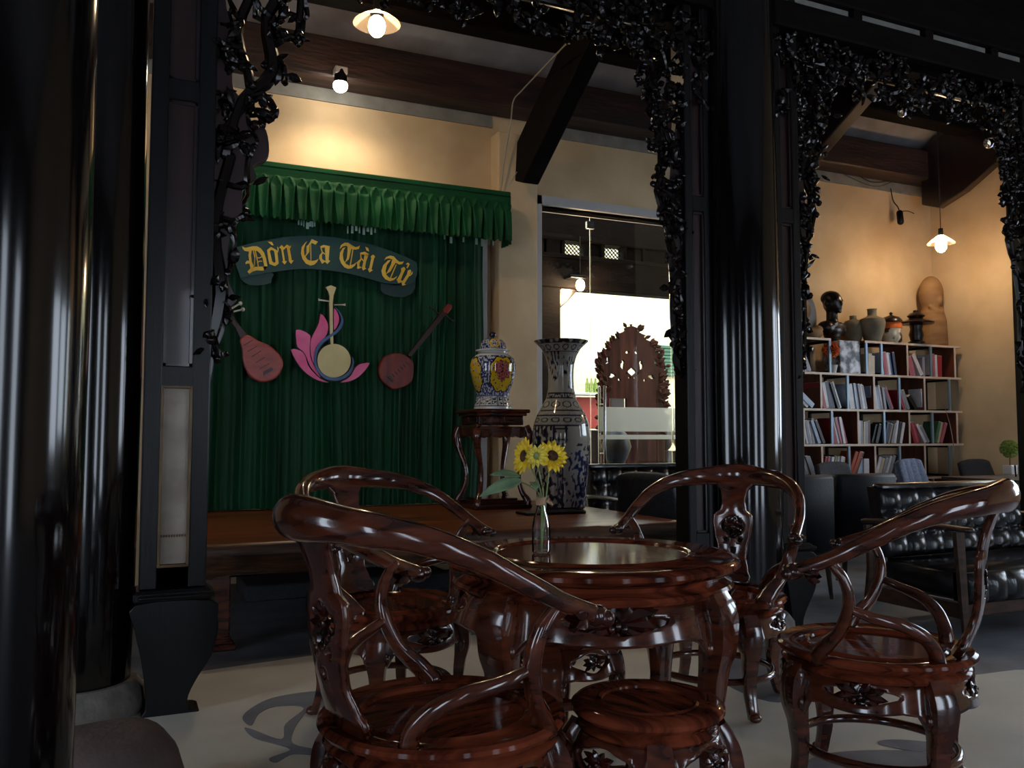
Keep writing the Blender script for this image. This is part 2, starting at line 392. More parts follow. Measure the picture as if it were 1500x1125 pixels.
# right wall with window, left wall, near wall: openings to the court
def wall_x(name, x0, x1, y0, y1, z1, holes, m='wall'):
    b = MB(); cuts = sorted(holes); y = y0
    for (a, c, za, zb) in cuts:
        b.box(x0, x1, y, a, 0, z1); b.box(x0, x1, a, c, 0, za); b.box(x0, x1, a, c, zb, z1); y = c
    b.box(x0, x1, y, y1, 0, z1); return struct(b.build(name, m, smooth=0))
wall_x('wall_right', XR, XR + .2, YB, YW + .18, 6.3, [(3.2, 5.73, 1.06, 2.53), (1.75, 2.95, .9, 2.6)])
wall_x('wall_left', XL - .2, XL, YB, YW + .18, 6.3, [(-1.9, -.9, 0.2, 2.6), (1.5, 2.5, 0.2, 2.6)], 'dark')
nw = MB(); xs = [(-2.5, -2.1), (.6, 1.1), (3.2, 4.0), (5.4, 6.6)]; x = XL
for a, c in xs: nw.box(x, a, YB - .2, YB, 0, 4.6); nw.box(a, c, YB - .2, YB, 2.9, 4.6); x = c
nw.box(x, XR, YB - .2, YB, 0, 4.6); struct(nw.build('wall_front', 'dark', smooth=0))
wn = struct(MB().box(8.24, 8.3, 5.66, 5.74, 1.0, 2.6).box(8.24, 8.3, 3.18, 3.26, 1.0, 2.6).box(8.24, 8.3, 3.2, 5.7, 1.0, 1.07).box(8.24, 8.3, 3.2, 5.7, 2.5, 2.58).build('window_1', 'white', smooth=0))
MB().box(8.27, 8.275, 3.26, 5.66, 1.07, 2.5).build('window_pane', 'glass', wn, smooth=0)

# roof: low at the back wall, rising towards the ridge
def slab(name, m, X0, X1, pts, t, kind=True):
    b = MB(); n = len(pts)
    v = [(x, y, z) for x in (X0, X1) for (y, z) in pts] + [(x, y, z + t) for x in (X0, X1) for (y, z) in pts]
    f = []
    for i in range(n - 1):
        f += [(i, i + 1, n + i + 1, n + i), (2 * n + i, 3 * n + i, 3 * n + i + 1, 2 * n + i + 1)]
        f += [(i, 2 * n + i, 2 * n + i + 1, i + 1), (n + i, n + i + 1, 3 * n + i + 1, 3 * n + i)]
    f += [(0, n, 3 * n, 2 * n), (n - 1, 3 * n - 1, 4 * n - 1, 2 * n - 1)[::1]]
    return b.add(v, f).build(name, m, smooth=0)
def roof_z(y): return 4.22 + (6.9 - y) * .36 if y > 1.6 else 6.128 - (1.6 - y) * .36
struct(slab('ceiling', 'roof', XL - .3, XR + .4, [(7.3, roof_z(7.3)), (1.6, 6.128), (-4.1, roof_z(-4.1))], .1))
t = thing('roof_framing', 'dark purlins and rafters under the grey sloping roof above the wall', 'roof beams')
MB().cbox(XL, XR, 6.52, 6.78, 3.90, 4.22, .015).build('wall_beam', 'beam', t, smooth=0)
for y, h, d in ((6.02, .30, .2), (5.1, .22, .2), (3.0, .2, .2)):
    z = roof_z(y); MB().cbox(XL, XR, y - d / 2, y + d / 2, z - h, z, .015).build('purlin', 'rafter', t, smooth=0)
k = 0
for x in [XL + .35 + i * .62 for i in range(19)]:
    z0 = roof_z(6.5); z1 = roof_z(2.0)
    MB().add([(x - .035, 6.5, z0 - .07), (x + .035, 6.5, z0 - .07), (x - .035, 6.5, z0), (x + .035, 6.5, z0), (x - .035, 5.98, roof_z(5.98) - .07), (x + .035, 5.98, roof_z(5.98) - .07), (x - .035, 5.98, roof_z(5.98)), (x + .035, 5.98, roof_z(5.98))],
             [(0, 1, 3, 2), (4, 6, 7, 5), (0, 4, 5, 1), (2, 3, 7, 6), (0, 2, 6, 4), (1, 5, 7, 3)]).build('rafter', 'rafter', t, smooth=0) if k in (3, 8, 14) else None
    k += 1

# slanting beams from the columns down to the wall
def strut(label, x, w_, pts, m='rafter', loc=None):
    """board in the plane X = x, outline pts (y, z)"""
    o = MB().prism(pts, lambda a, b, d: (x + d, a, b), -w_ / 2, w_ / 2).build('slanting_beam', m, smooth=0, bevel=.012)
    return tag(o, label, 'roof beam')
strut('thick black slanting beam ending over the cream pilaster', 3.02, .15, [(6.50, 3.26), (6.34, 3.20), (6.28, 3.24), (3.95, 4.70), (3.95, 5.12), (6.46, 3.58)])
strut('narrow slanting beam with a pale lower edge right of the middle column', 5.95, .14, [(6.60, 3.60), (6.50, 3.55), (3.98, 4.95), (3.98, 5.20), (6.60, 3.84)], 'dark')
strut('wide dark board slanting down to the corner behind the hanging lamp', 7.95, .10, [(6.62, 3.64), (6.42, 3.56), (6.1, 3.66), (3.9, 4.8), (3.9, 5.2), (6.62, 4.25)], 'dark')

# ------------------------------------------------------------------ columns
def column(label, x, y, r=.2, base=True):
    t = thing('round_column', label, 'column', (x, y, 0))
    MB().lathe([(r * .97, .13), (r * 1.0, .4), (r * 1.03, 1.4), (r * 1.0, 2.8), (r * .94, 4.2), (r * .9, 5.0)], 64).build('shaft', 'black', t)
    MB().lathe([(r * 1.22, 0), (r * 1.25, .03), (r * 1.22, .09), (r * 1.08, .13)], 48).build('stone_base', 'stone', t)
    return t
column('thick black lacquered column cut by the left edge, nearest of all', -.285, 2.0, .205)
column('black lacquered column on a stone base at left, behind the nearest one', -.155, 3.9, .205)
column('black lacquered round column in the middle of the room', 3.165, 3.9, .225)
column('black lacquered column beyond the right edge post', 6.00, 3.9, .205)

def twigs(pts, rs, zone, y0, seed, dens=90, leaves=240, thick=.011):
    """openwork carving: stems through pts, twigs and leaves inside zone(z) -> (x0, x1)"""
    b = MB(); g = random.Random(seed)
    for p, r_ in zip(pts, rs): b.tube(p, r_, n=6, sub=3)
    z0, z1 = zone[0][0], zone[-1][0]; nodes = []
    def zx(z):
        for (a, p0, p1), (c, q0, q1) in zip(zone, zone[1:]):
            if z <= c: t = (z - a) / (c - a); return p0 + (q0 - p0) * t, p1 + (q1 - p1) * t
        return zone[-1][1:]
    tries = 0
    while len(nodes) < dens and tries < 9000:
        tries += 1; z = g.uniform(z0, z1); a, c = zx(z)
        if g.random() > abs(c - a) / .30 + .12: continue
        p = Vector((g.uniform(a, c), y0 + g.uniform(-.025, .02), z))
        if all((p - q).length > .042 for q in nodes): nodes.append(p)
    for i, p in enumerate(nodes):
        near = sorted(nodes, key=lambda q: (q - p).length)[1:3 if g.random() < .55 else 4]
        for q in near:
            mid = (p + q) / 2 + Vector((g.uniform(-.022, .022), g.uniform(-.02, .01), g.uniform(-.022, .022)))
            b.tube([p, mid, q], [thick * g.uniform(.7, 1.3), thick * g.uniform(.5, 1), thick * g.uniform(.7, 1.3)], n=5, sub=2)
    for i in range(leaves):
        p = g.choice(nodes) + Vector((g.uniform(-.03, .03), g.uniform(-.03, .0), g.uniform(-.03, .03)))
        a = g.uniform(0, 6.28)
        if g.random() < .72: b.leaf(p, (math.cos(a), g.uniform(-.5, .2), math.sin(a)), g.uniform(.04, .085), g.uniform(.022, .042), (g.uniform(-.4, .4), -1, g.uniform(-.4, .4)))
        else: b.blob(p, (g.uniform(.012, .024),) * 3, n=6, k=4)
    return b

def panel_post(label, x0, x1, y0, y1, z0, z1, inlay=None, foot=True, split=2.5):
    """framed lacquer post: stiles, rails, recessed panels"""
    t = thing('carved_post', label, 'post')
    f = MB(); s = (x1 - x0) * .27
    f.cbox(x0, x0 + s, y0, y1, z0, z1, .006); f.cbox(x1 - s * 1.05, x1, y0, y1, z0, z1, .006)
    rails = [z0, split, z1 - .12] + ([1.30, .49] if inlay else [])
    for z in rails: f.cbox(x0 + s * .9, x1 - s * .7, y0 + .004, y1, z, z + .09, .004)
    f.build('frame', 'postblack', t, smooth=0)
    pz = [(1.39, split)] if inlay else [(z0 + .09, split)]
    for a, c in pz + [(split + .09, z1 - .12)]:
        MB().cbox(x0 + s, x1 - s * 1.05, y0 + .03, y1 - .03, a, c, .003).build('panel', 'redpanel', t, smooth=0)
    b2 = MB()
    for a, c in pz + [(split + .09, z1 - .12)]:
        for xx in (x0 + s, x1 - s * 1.05 - .012): b2.box(xx, xx + .012, y0 + .012, y0 + .03, a, c)
        for zz in (a, c - .012): b2.box(x0 + s, x1 - s * 1.05, y0 + .012, y0 + .03, zz, zz + .012)
    b2.build('moulding', 'dark', t, smooth=0)
    if inlay:
        MB().cbox(x0 + s, x1 - s * 1.05, y0 + .02, y1 - .03, .585, 1.30, .003).build('stone_inlay', 'inlay', t, smooth=0, label='beige veined inlay in the black frame')
        q = MB()
        for xx in (x0 + s - .004, x1 - s * 1.05 - .008): q.cbox(xx, xx + .012, y0 - .004, y0 + .03, .575, 1.31, .002)
        for zz in (.575, 1.298): q.cbox(x0 + s, x1 - s * 1.05, y0 - .004, y0 + .03, zz, zz + .012, .002)
        for i in range(11):
            xx = x0 + s + .01 + i * (x1 - x0 - s * 1.8 - .02) / 11; q.blob((xx, y0 + .012, .70), (.004, .004, .006), n=5, k=3)
        q.build('beading', 'gold_dull', t, smooth=0)
    if foot:
        # moulded shelf and cabriole foot
        cx = (x0 + x1) / 2; w_ = (x1 - x0)
        MB().cbox(x0 - .02, x1 + .02, y0 - .035, y1 + .02, .44, z0, .012).cbox(x0 - .005, x1 + .035, y0 - .05, y1 + .02, .455, z0 - .015, .008).build('shelf', 'postblack', t, smooth=0)
        prof = [(x0 - .012, .44), (x1 + .02, .44), (x1 + .045, .37), (x1 + .048, .31), (x1 + .025, .22), (x1 - .025, .14), (x1 - .06, .07), (x1 - .062, .02), (x1 - .035, .012), (x1 - .03, 0), (x0 + .03, 0), (x0 + .035, .03), (x0 + .03, .12), (x0 + .012, .24), (x0 - .01, .34)]
        MB().prism(smooth_loop(prof, 3), lambda x, y, d: (x, d, y), y0 - .03, y1 - .02).build('foot', 'postblack', t, smooth=30, bevel=.012)
    return t
M['gold_dull'] = mat('dull brass beading', rgb('4a3418'), rgb('6a4f28'), 0.4)
LP = panel_post('framed black post with beige inlay and curved foot, left of the stage', .062, .315, 3.75, 3.88, .49, 3.95, inlay=True)
zone = [(1.42, .29, .35), (1.62, .29, .42), (1.75, .29, .40), (1.9, .30, .40), (2.15, .30, .46), (2.3, .29, .45), (2.45, .31, .56), (2.62, .31, .60), (2.9, .31, .68), (3.1, .31, .70), (3.3, .31, .78), (3.5, .31, .95)]
pts = [[(.30, 3.8, 1.45), (.35, 3.8, 1.7), (.32, 3.8, 2.0), (.38, 3.8, 2.3)], [(.36, 3.8, 2.3), (.42, 3.8, 2.55), (.55, 3.8, 2.7), (.52, 3.8, 2.95), (.64, 3.8, 3.15), (.66, 3.8, 3.5)], [(.34, 3.8, 2.4), (.46, 3.8, 2.6), (.40, 3.8, 2.85), (.48, 3.8, 3.1)], [(.66, 3.8, 2.85), (.67, 3.8, 3.1), (.7, 3.8, 3.4)]]
twigs(pts, [[.03, .04, .03, .03], [.03, .025, .035, .025, .03, .03], .022, .016], zone, 3.8, 11, 95, 150, .014).build('carved_fretwork', 'carve', LP, smooth=50)['kind'] = 'stuff'
# solid carved wing where the fretwork meets the post
MB().prism(smooth_loop([(.31, 1.44), (.335, 1.46), (.36, 1.55), (.355, 1.62), (.40, 1.68), (.37, 1.78), (.375, 1.95), (.41, 2.05), (.415, 2.16), (.46, 2.22), (.45, 2.27), (.50, 2.32), (.49, 2.44), (.44, 2.47), (.41, 2.55), (.37, 2.62), (.375, 2.80), (.345, 2.95), (.31, 3.1)], 4), lambda x, y, d: (.31 + (x - .31) * 1.2, d, y), 3.79, 3.84).build('bracket_board', 'redpanel', LP, smooth=30, bevel=.005)

def fret_post(label, x0, x1, sign, edge, seed, y=3.86, foot=True, wing=True):
    t = panel_post(label, x0, x1, y, y + .13, .49, 3.95, foot=foot, split=2.35)
    for q in [c for c in bpy.data.objects if c.parent == t and c.name.startswith('panel')]: pass
    zn = [(z, edge, edge + sign * d) for z, d in ((1.45, .05), (1.7, .07), (1.9, .09), (2.1, .08), (2.3, .14), (2.5, .18), (2.8, .20), (3.0, .24), (3.2, .34), (3.5, .55))]
    zn = [(z, min(a, c), max(a, c)) for z, a, c in zn]
    s1 = [(edge + sign * d, y + .05, z) for z, d in ((1.45, .03), (1.75, .06), (2.0, .06), (2.3, .10), (2.6, .13), (2.9, .13), (3.2, .2), (3.5, .3))]
    s2 = [(edge + sign * d, y + .05, z) for z, d in ((2.2, .04), (2.45, .16), (2.7, .06), (2.95, .2), (3.2, .1), (3.45, .35))]
    twigs([s1, s2], [.018, .016], zn, y + .05, seed, 120, 210, .013).build('carved_fretwork', 'carve', t, smooth=50)['kind'] = 'stuff'
    if wing:
        MB().prism(smooth_loop([(edge, 1.6), (edge + sign * .04, 1.8), (edge + sign * .03, 2.1), (edge + sign * .08, 2.3), (edge + sign * .07, 2.6), (edge + sign * .02, 2.9), (edge, 3.0)], 4), lambda a, b, d: (a, d, b), y + .04, y + .08).build('bracket_board', 'dark', t, smooth=30)
    return t
fret_post('black post with carved fretwork left of the middle column', 2.785, 2.965, -1, 2.785, 21)
fret_post('dark post with carved fretwork right of the middle column', 3.42, 3.60, 1, 3.60, 33)
fret_post('post with dense carved fretwork at the right edge', 5.62, 5.80, -1, 5.64, 45, wing=False)

# carved lintel between the columns
def lintel(label, x0, x1, seed, strips=()):
    t = thing('carved_lintel', label, 'beam')
    MB().cbox(x0, x1, 3.82, 3.98, 3.52, 3.68, .01).cbox(x0, x1, 3.82, 3.98, 3.74, 4.0, .01).cbox(x0, x1, 3.86, 3.94, 4.0, 5.24, .01).build('beam', 'rafter', t, smooth=0)
    b = MB()
    xx = x0 + .02
    while xx < x1 - .1:
        b.cbox(xx, xx + .07, 3.83, 3.97, 3.68, 3.74, .004); xx += .62
    b.build('spacer_block', 'rafter', t, smooth=0)['kind'] = 'stuff'
    xx = x0 + .09
    while xx < x1 - .3:
        MB().box(xx + .01, xx + .54, 3.87, 3.9, 3.678, 3.742).build('lit_gap_strip', 'grey_edge', t, smooth=0); xx += .62  # pale boards put the lit ceiling seen through the gaps into colour
    g = random.Random(seed); b = MB(); b.cbox(x0, x1, 3.885, 3.93, 3.36, 3.52, .004)
    x = x0
    nodes = []
    for i in range(int((x1 - x0) * 75)):
        x = g.uniform(x0, x1); e = min(x - x0, x1 - x); lo = 3.19 - max(0, .42 - e) * .75
        nodes.append(Vector((x, 3.88 + g.uniform(-.04, .01), g.uniform(lo, 3.5))))
    for p in nodes:
        q = min([n for n in nodes if n is not p], key=lambda n: (n - p).length)
        b.tube([p, (p + q) / 2 + Vector((g.uniform(-.02, .02), -.01, g.uniform(-.02, .02))), q], .012, n=5, sub=2)
        a = g.uniform(0, 6.28)
        for k in range(2): b.leaf(p, (math.cos(a + k * 2), g.uniform(-.6, .1), math.sin(a + k * 2)), g.uniform(.05, .09), g.uniform(.03, .05), (g.uniform(-.4, .4), -1, g.uniform(-.4, .4)))
        if g.random() < .35: b.blob(p, .02, n=6, k=4)
    b.build('carved_frieze', 'carve', t, smooth=50)['kind'] = 'stuff'
lintel('dark carved lintel crossing over the stage between left and middle columns', .05, 3.0, 5)
lintel('dark carved lintel with pale strips for its lit gaps right of the middle column', 3.4, 5.8, 6)

# stone-like padded block in the near left foreground
o = MB().add([], []); P = smooth_loop([(-.14, -.13), (.14, -.15), (.16, .12), (-.13, .15)], 5)
vs = []; fs = []; L = [(0, 1.28), (.10, 1.22), (.19, 1.08), (.235, .9), (.25, .6), (.252, .2)]
for z, k in L: vs += [(x * k, y * k, z) for x, y in P]
n = len(P)
for i in range(len(L) - 1): fs += [(i * n + j, i * n + (j + 1) % n, (i + 1) * n + (j + 1) % n, (i + 1) * n + j) for j in range(n)]
fs += [tuple(range(n))[::-1], tuple((len(L) - 1) * n + j for j in range(n))]
o = MB().add(vs, fs).build('floor_cushion', 'pouf', smooth=60, loc=(-.045, 2.80, 0)); o.rotation_euler.z = .35
tag(o, 'brown grey rounded block on the floor at lower left', 'cushion')

# ================================================================== STAGE
t = thing('stage_platform', 'long low stage of thick golden brown wood under the green curtain', 'stage', (.2, 4.6, 0))
g = random.Random(3)
def stage_slab():
    b = MB(); n = 64; X0, X1 = .0, 3.08; vs = []; k = 7
    prof = [(0.02, .0), (-.0, .006), (-.012, .02), (-.02, .06), (-.005, .10), (.02, .14), (.06, .165)]
    for i in range(n + 1):
        x = X0 + (X1 - X0) * i / n
        for j, (dy, dz) in enumerate(prof):
            o = noise.noise(Vector((x * 1.7, j * .5, 3))) * .05 * (j / 6) ** 1.2
            vs.append((x, dy + o, .56 - dz - (max(0, .35 - x) * .12 if j > 3 else 0) + noise.noise(Vector((x * 2.2, 7, j * .3))) * .02 * (j > 3)))
        vs += [(x, 1.85, .395), (x, 2.02, .56)]
    k = len(prof) + 2
    fs = [(i * k + j, (i + 1) * k + j, (i + 1) * k + (j + 1) % k, i * k + (j + 1) % k) for i in range(n) for j in range(k)]
    fs += [tuple(range(k)), tuple(n * k + j for j in range(k))[::-1]]
    mi = [0 if (q % k) in (k - 1, 0) else 1 for q in range(n * k)] + [1, 1]
    b.add(vs, fs); b.m = mi; return b
stage_slab().build('slab', ['stage', 'stage_edge'], t, smooth=40)
for x in (.17, 2.6):
    MB().cbox(x, x + .15, .13, .23, .05, .41, .008).build('leg', 'rose', t, smooth=0)
    q = MB().cbox(x - .03, x + .18, .09, .27, 0, .03, .008).cbox(x - .015, x + .165, .10, .26, .03, .055, .008); q.build('leg_foot', 'rose', t, smooth=0)
    MB().cbox(x, x + .15, 1.5, 1.6, 0, .41, .008).build('leg', 'rose', t, smooth=0)
MB().cbox(.3, 2.9, .7, .78, .28, .40, .01).build('bearer', 'dark', t, smooth=0)
tag(MB().cbox(.75, 2.2, 6.0, 6.5, 0, .11, .01).build('storage_board', 'greycloth', smooth=0), 'dark flat box lying in the shadow under the stage', 'box')

# ================================================================== CURTAIN
def pleats(x, z, ph=0):
    a = .55 * (1 - 2 * abs(math.sin(x * 26 + 1.6 * math.sin(x * 5.1) + ph)) ** .7) + .3 * math.sin(x * 83 + 2 * math.sin(x * 3.3)) + .35 * noise.noise(Vector((x * 14, z * .35, 1)))
    return a
t = thing('stage_curtain', 'tall pleated dark green curtain behind the stage', 'curtain', (0, 0, 0))
b = MB(); nx, nz = 520, 26; x0, x1 = .36, 2.70; vs = []
for i in range(nx + 1):
    x = x0 + (x1 - x0) * i / nx
    for j in range(nz + 1):
        z = .57 + (2.98 - .57) * j / nz
        k = .55 + .45 * (1 - j / nz)
        dx = .03 * noise.noise(Vector((x * 2, z * .8, 5))) + (-.05 * (1 - j / nz) ** 2 * (i / nx) ** 4)
        vs.append((x + dx, 6.575 - .046 * k * pleats(x, z), z))
b.add(vs, [(i * (nz + 1) + j, (i + 1) * (nz + 1) + j, (i + 1) * (nz + 1) + j + 1, i * (nz + 1) + j + 1) for i in range(nx) for j in range(nz)])
b.build('drape', 'green', t, smooth=70, fix=False)
MB().tube([(.3, 6.57, 2.99), (2.75, 6.57, 2.99)], .014, n=8, sub=1).build('rod', 'dark', t)
# valance: flat band, smocked pleats flaring to a wavy hem
t = thing('curtain_valance', 'bright green smocked valance hanging along the curtain top', 'valance', (0, 0, 0))
x0, x1 = .40, 2.86
b = MB(); nx, nz = 600, 22; vs = []; PW = .094
def val_pt(x, v, yb=6.40):
    """v 0 top .. 1 hem"""
    z = 3.09 - v * .385; ph = (x - x0) / PW; fr = ph - math.floor(ph); c = abs(fr - .5) * 2      # c 1 at pleat line
    if v < .16: d = .004 * math.sin(v * 40)
    elif v < .36: d = .010 + .016 * (1 - abs(c - (1 - (v - .16) / .2)) * 3 if abs(c - (1 - (v - .16) / .2)) < .33 else 0)
    else:
        q = (v - .36) / .64; h = .10 + .42 * q; d = .026 + .016 * q + .004 * math.sin(v * 9 + ph * 2.3)
        if c < h: d -= (.024 + .022 * q) * (1 - c / h)
        else: d += .006 * math.cos((c - h) / (1 - h) * 3.14)
        d += .012 * noise.noise(Vector((x * 9, v * 2.5, 0)))
    if v > .95: z += .008 * math.sin(x * 150)
    return (x, yb - d, z)
for i in range(nx + 1):
    for j in range(nz + 1): vs.append(val_pt(x0 + (x1 - x0) * i / nx, j / nz))
b.add(vs, [(i * (nz + 1) + j, i * (nz + 1) + j + 1, (i + 1) * (nz + 1) + j + 1, (i + 1) * (nz + 1) + j) for i in range(nx) for j in range(nz)])
b.build('pleated_skirt', 'green2', t, smooth=60, fix=False)
MB().cbox(x0, x1, 6.385, 6.58, 3.085, 3.125, .006).build('top_board', 'green2', t, smooth=0)
b = MB(); vs = []
for j in range(23):
    for k in range(13): vs.append((x1 + .012 * math.sin(k * 1.6) * (j / 22), 6.39 + .015 * k, 3.09 - j / 22 * .40))
b.add(vs, [(j * 13 + k, (j + 1) * 13 + k, (j + 1) * 13 + k + 1, j * 13 + k + 1) for j in range(22) for k in range(12)])
b.build('end_flap', 'green2', t, smooth=60, fix=False, solid=.004)
b = MB(); g = random.Random(4)
for xx in [1.13 + .02 * i for i in range(7)] + [1.50 + .03 * i for i in range(8)] + [2.28, 2.33, 2.44, 2.55, 2.6, 2.66, 2.70]:
    b.box(xx, xx + g.uniform(.006, .022), 6.40, 6.403, 2.70 - g.uniform(.02, .055), 2.712)
b.build('fringe', 'fringe', t, smooth=0)['kind'] = 'stuff'

# ================================================================== SIGN BOARDS ON THE CURTAIN
def plane_map(ox, oy, s, Y):
    def fn(x, y, d): p = at(ox + x * s, oy + y * s, 'Y', Y); return (p.x, Y - d, p.z)
    return fn
def board(name, polys, fmap, m, parent, d0, d1, sm=0, sub=0, bevel=0, label=None):
    b = MB()
    for p in polys: b.prism(smooth_loop(p, sub) if sub else p, fmap, d0, d1)
    return b.build(name, m, parent, smooth=sm, bevel=bevel, label=label)
BY = 6.59
t = thing('lettered_banner', 'curved teal ribbon board with yellow blackletter words on the green curtain', 'sign')
fA = plane_map(330, 340, 140 / 1500, BY); fB = plane_map(470, 340, 140 / 1500, BY)
rib = board('ribbon', [[(75, 300), (240, 250), (420, 205), (600, 170), (850, 122), (1100, 100), (1350, 95), (1500, 105), (1680, 120), (1930, 165), (2250, 230), (2550, 330), (2800, 430), (2950, 510), (2965, 600), (2950, 720), (2900, 810), (2820, 850), (2440, 830), (2100, 730), (1900, 680), (1670, 645), (1500, 625), (1300, 608), (1050, 615), (850, 640), (700, 660), (500, 695), (350, 715), (215, 745), (150, 560)]], fA, 'banner', t, .07, .09)
board('ribbon_fold', [[(215, 745), (350, 712), (500, 690), (700, 660), (740, 690), (705, 760), (700, 820), (600, 850), (450, 862), (350, 850), (270, 805)]], fA, 'banner_fold', t, .055, .069)
board('ribbon_fold', [[(2400, 815), (2640, 860), (2900, 805), (2950, 700), (2940, 900), (2880, 990), (2760, 1040), (2600, 1035), (2440, 985), (2400, 920)]], fA, 'banner_fold', t, .055, .069)
GL = {
 'D': (fA, [[(350, 335), (388, 330), (378, 400), (388, 500), (420, 575), (395, 620), (350, 690), (322, 655), (370, 600), (355, 530), (320, 530), (295, 540), (290, 515), (315, 485), (350, 490), (338, 400)],
   [(240, 265), (290, 287), (400, 262), (470, 262), (530, 295), (580, 360), (610, 450), (632, 570), (590, 640), (560, 575), (582, 560), (560, 450), (520, 375), (470, 332), (390, 325), (350, 345), (280, 335), (250, 300)],
   [(390, 600), (440, 580), (582, 575), (632, 570), (590, 640), (460, 635), (400, 655), (350, 690)],
   [(405, 330), (420, 330), (445, 420), (430, 575), (418, 575), (432, 450)], [(435, 330), (452, 330), (478, 450), (497, 575), (480, 575), (460, 440)],
   [(462, 420), (500, 438), (540, 420), (545, 432), (500, 452), (465, 436)], [(478, 505), (510, 485), (550, 488), (550, 500), (512, 498), (482, 518)]]),
 'o': (fA, [[(625, 320), (685, 272), (695, 318), (668, 335), (690, 430), (705, 495), (735, 520), (752, 570), (662, 538), (640, 430)], [(685, 272), (745, 305), (785, 330), (805, 530), (752, 570), (735, 520), (760, 500), (740, 355), (728, 330), (695, 318)],
   [(635, 190), (700, 195), (728, 245), (700, 245)], [(785, 262), (806, 290), (802, 345), (785, 372), (772, 360), (790, 320)]]),
 'n': (fA, [[(815, 280), (852, 243), (885, 275), (872, 300), (905, 490), (935, 495), (900, 545), (855, 500), (875, 490), (845, 300)], [(870, 295), (935, 235), (990, 270), (975, 310), (925, 280), (880, 320)], [(935, 290), (975, 285), (1010, 480), (1042, 475), (1000, 535), (965, 495)], [(972, 268), (998, 248), (990, 290)]]),
 'C': (fA, [[(1250, 180), (1215, 210), (1165, 270), (1152, 370), (1175, 460), (1230, 530), (1300, 560), (1360, 545), (1400, 505), (1425, 455), (1380, 480), (1310, 490), (1250, 465), (1205, 400), (1195, 320), (1215, 240)],
   [(1240, 260), (1270, 235), (1320, 150), (1415, 190), (1380, 235), (1320, 210), (1285, 240), (1280, 350), (1225, 420), (1205, 430), (1238, 370)], [(1297, 215), (1309, 215), (1313, 490), (1301, 490)]]),
 'a': (fB, [[(-52, 265), (0, 240), (100, 260), (95, 290), (60, 292), (40, 272), (0, 282), (-30, 290)], [(22, 270), (75, 285), (95, 288), (80, 470), (105, 492), (60, 535), (25, 500), (35, 480)], [(-45, 285), (-33, 285), (-13, 345), (30, 380), (20, 390), (-22, 355)],
   [(-60, 400), (-20, 350), (-3, 365), (-25, 400), (-20, 460), (30, 490), (20, 505), (-20, 532), (-65, 450)]]),
 'T': (fB, [[(345, 275), (300, 290), (258, 360), (250, 450), (275, 520), (325, 585), (385, 610), (440, 600), (490, 560), (515, 505), (470, 540), (400, 560), (345, 530), (310, 470), (300, 390), (315, 320)],
   [(252, 305), (275, 240), (330, 203), (385, 205), (450, 250), (500, 275), (540, 265), (568, 245), (550, 300), (500, 312), (450, 305), (400, 275), (350, 250), (300, 262)],
   [(375, 262), (435, 290), (410, 400), (395, 460), (330, 520), (365, 440), (375, 340)], [(451, 305), (465, 310), (424, 560), (409, 560)]]),
 'a2': (fB, [[(650, 268), (695, 290), (708, 340), (670, 325)], [(572, 360), (640, 345), (705, 380), (690, 420), (640, 390), (590, 385)], [(640, 385), (700, 395), (660, 500), (645, 595), (668, 605), (615, 635), (598, 600), (620, 500)],
   [(515, 510), (575, 455), (590, 470), (560, 520), (555, 570), (600, 585), (545, 610), (520, 600), (530, 560)], [(572, 360), (585, 385), (592, 440), (628, 482), (618, 492), (576, 448)]]),
 'i': (fB, [[(745, 405), (775, 390), (803, 420), (785, 450), (745, 620), (770, 630), (715, 665), (690, 610), (710, 600), (745, 440), (735, 425)]]),
 'T2': (fB, [[(1050, 470), (1000, 480), (930, 550), (900, 640), (915, 710), (960, 770), (1030, 800), (1090, 785), (1130, 750), (1145, 720), (1090, 755), (1030, 755), (975, 700), (965, 640), (985, 550)],
   [(945, 475), (970, 430), (1030, 405), (1090, 415), (1140, 470), (1180, 500), (1220, 500), (1250, 490), (1225, 535), (1180, 542), (1130, 520), (1080, 470), (1020, 445), (980, 455)],
   [(1068, 468), (1128, 502), (1080, 580), (1040, 650), (970, 695), (1010, 620), (1050, 540)], [(1124, 540), (1138, 545), (1046, 760), (1031, 755)]]),
 'u': (fB, [[(1205, 600), (1250, 578), (1275, 610), (1235, 690), (1200, 780), (1225, 800), (1160, 830), (1135, 770), (1155, 755), (1210, 650)], [(1310, 635), (1350, 620), (1365, 650), (1325, 730), (1255, 840), (1280, 855), (1225, 870), (1212, 810), (1235, 790), (1300, 690)],
   [(1190, 800), (1240, 790), (1235, 812), (1170, 830)], [(1370, 665), (1388, 650), (1380, 690), (1345, 720), (1320, 725), (1320, 710), (1350, 700)], [(1282, 530), (1310, 512), (1340, 535), (1325, 565), (1305, 600), (1290, 590), (1305, 560), (1312, 540), (1288, 545)]]),
}
for k, (fm, polys) in GL.items(): board('letter', polys, fm, 'gold', rib, .091, .096)

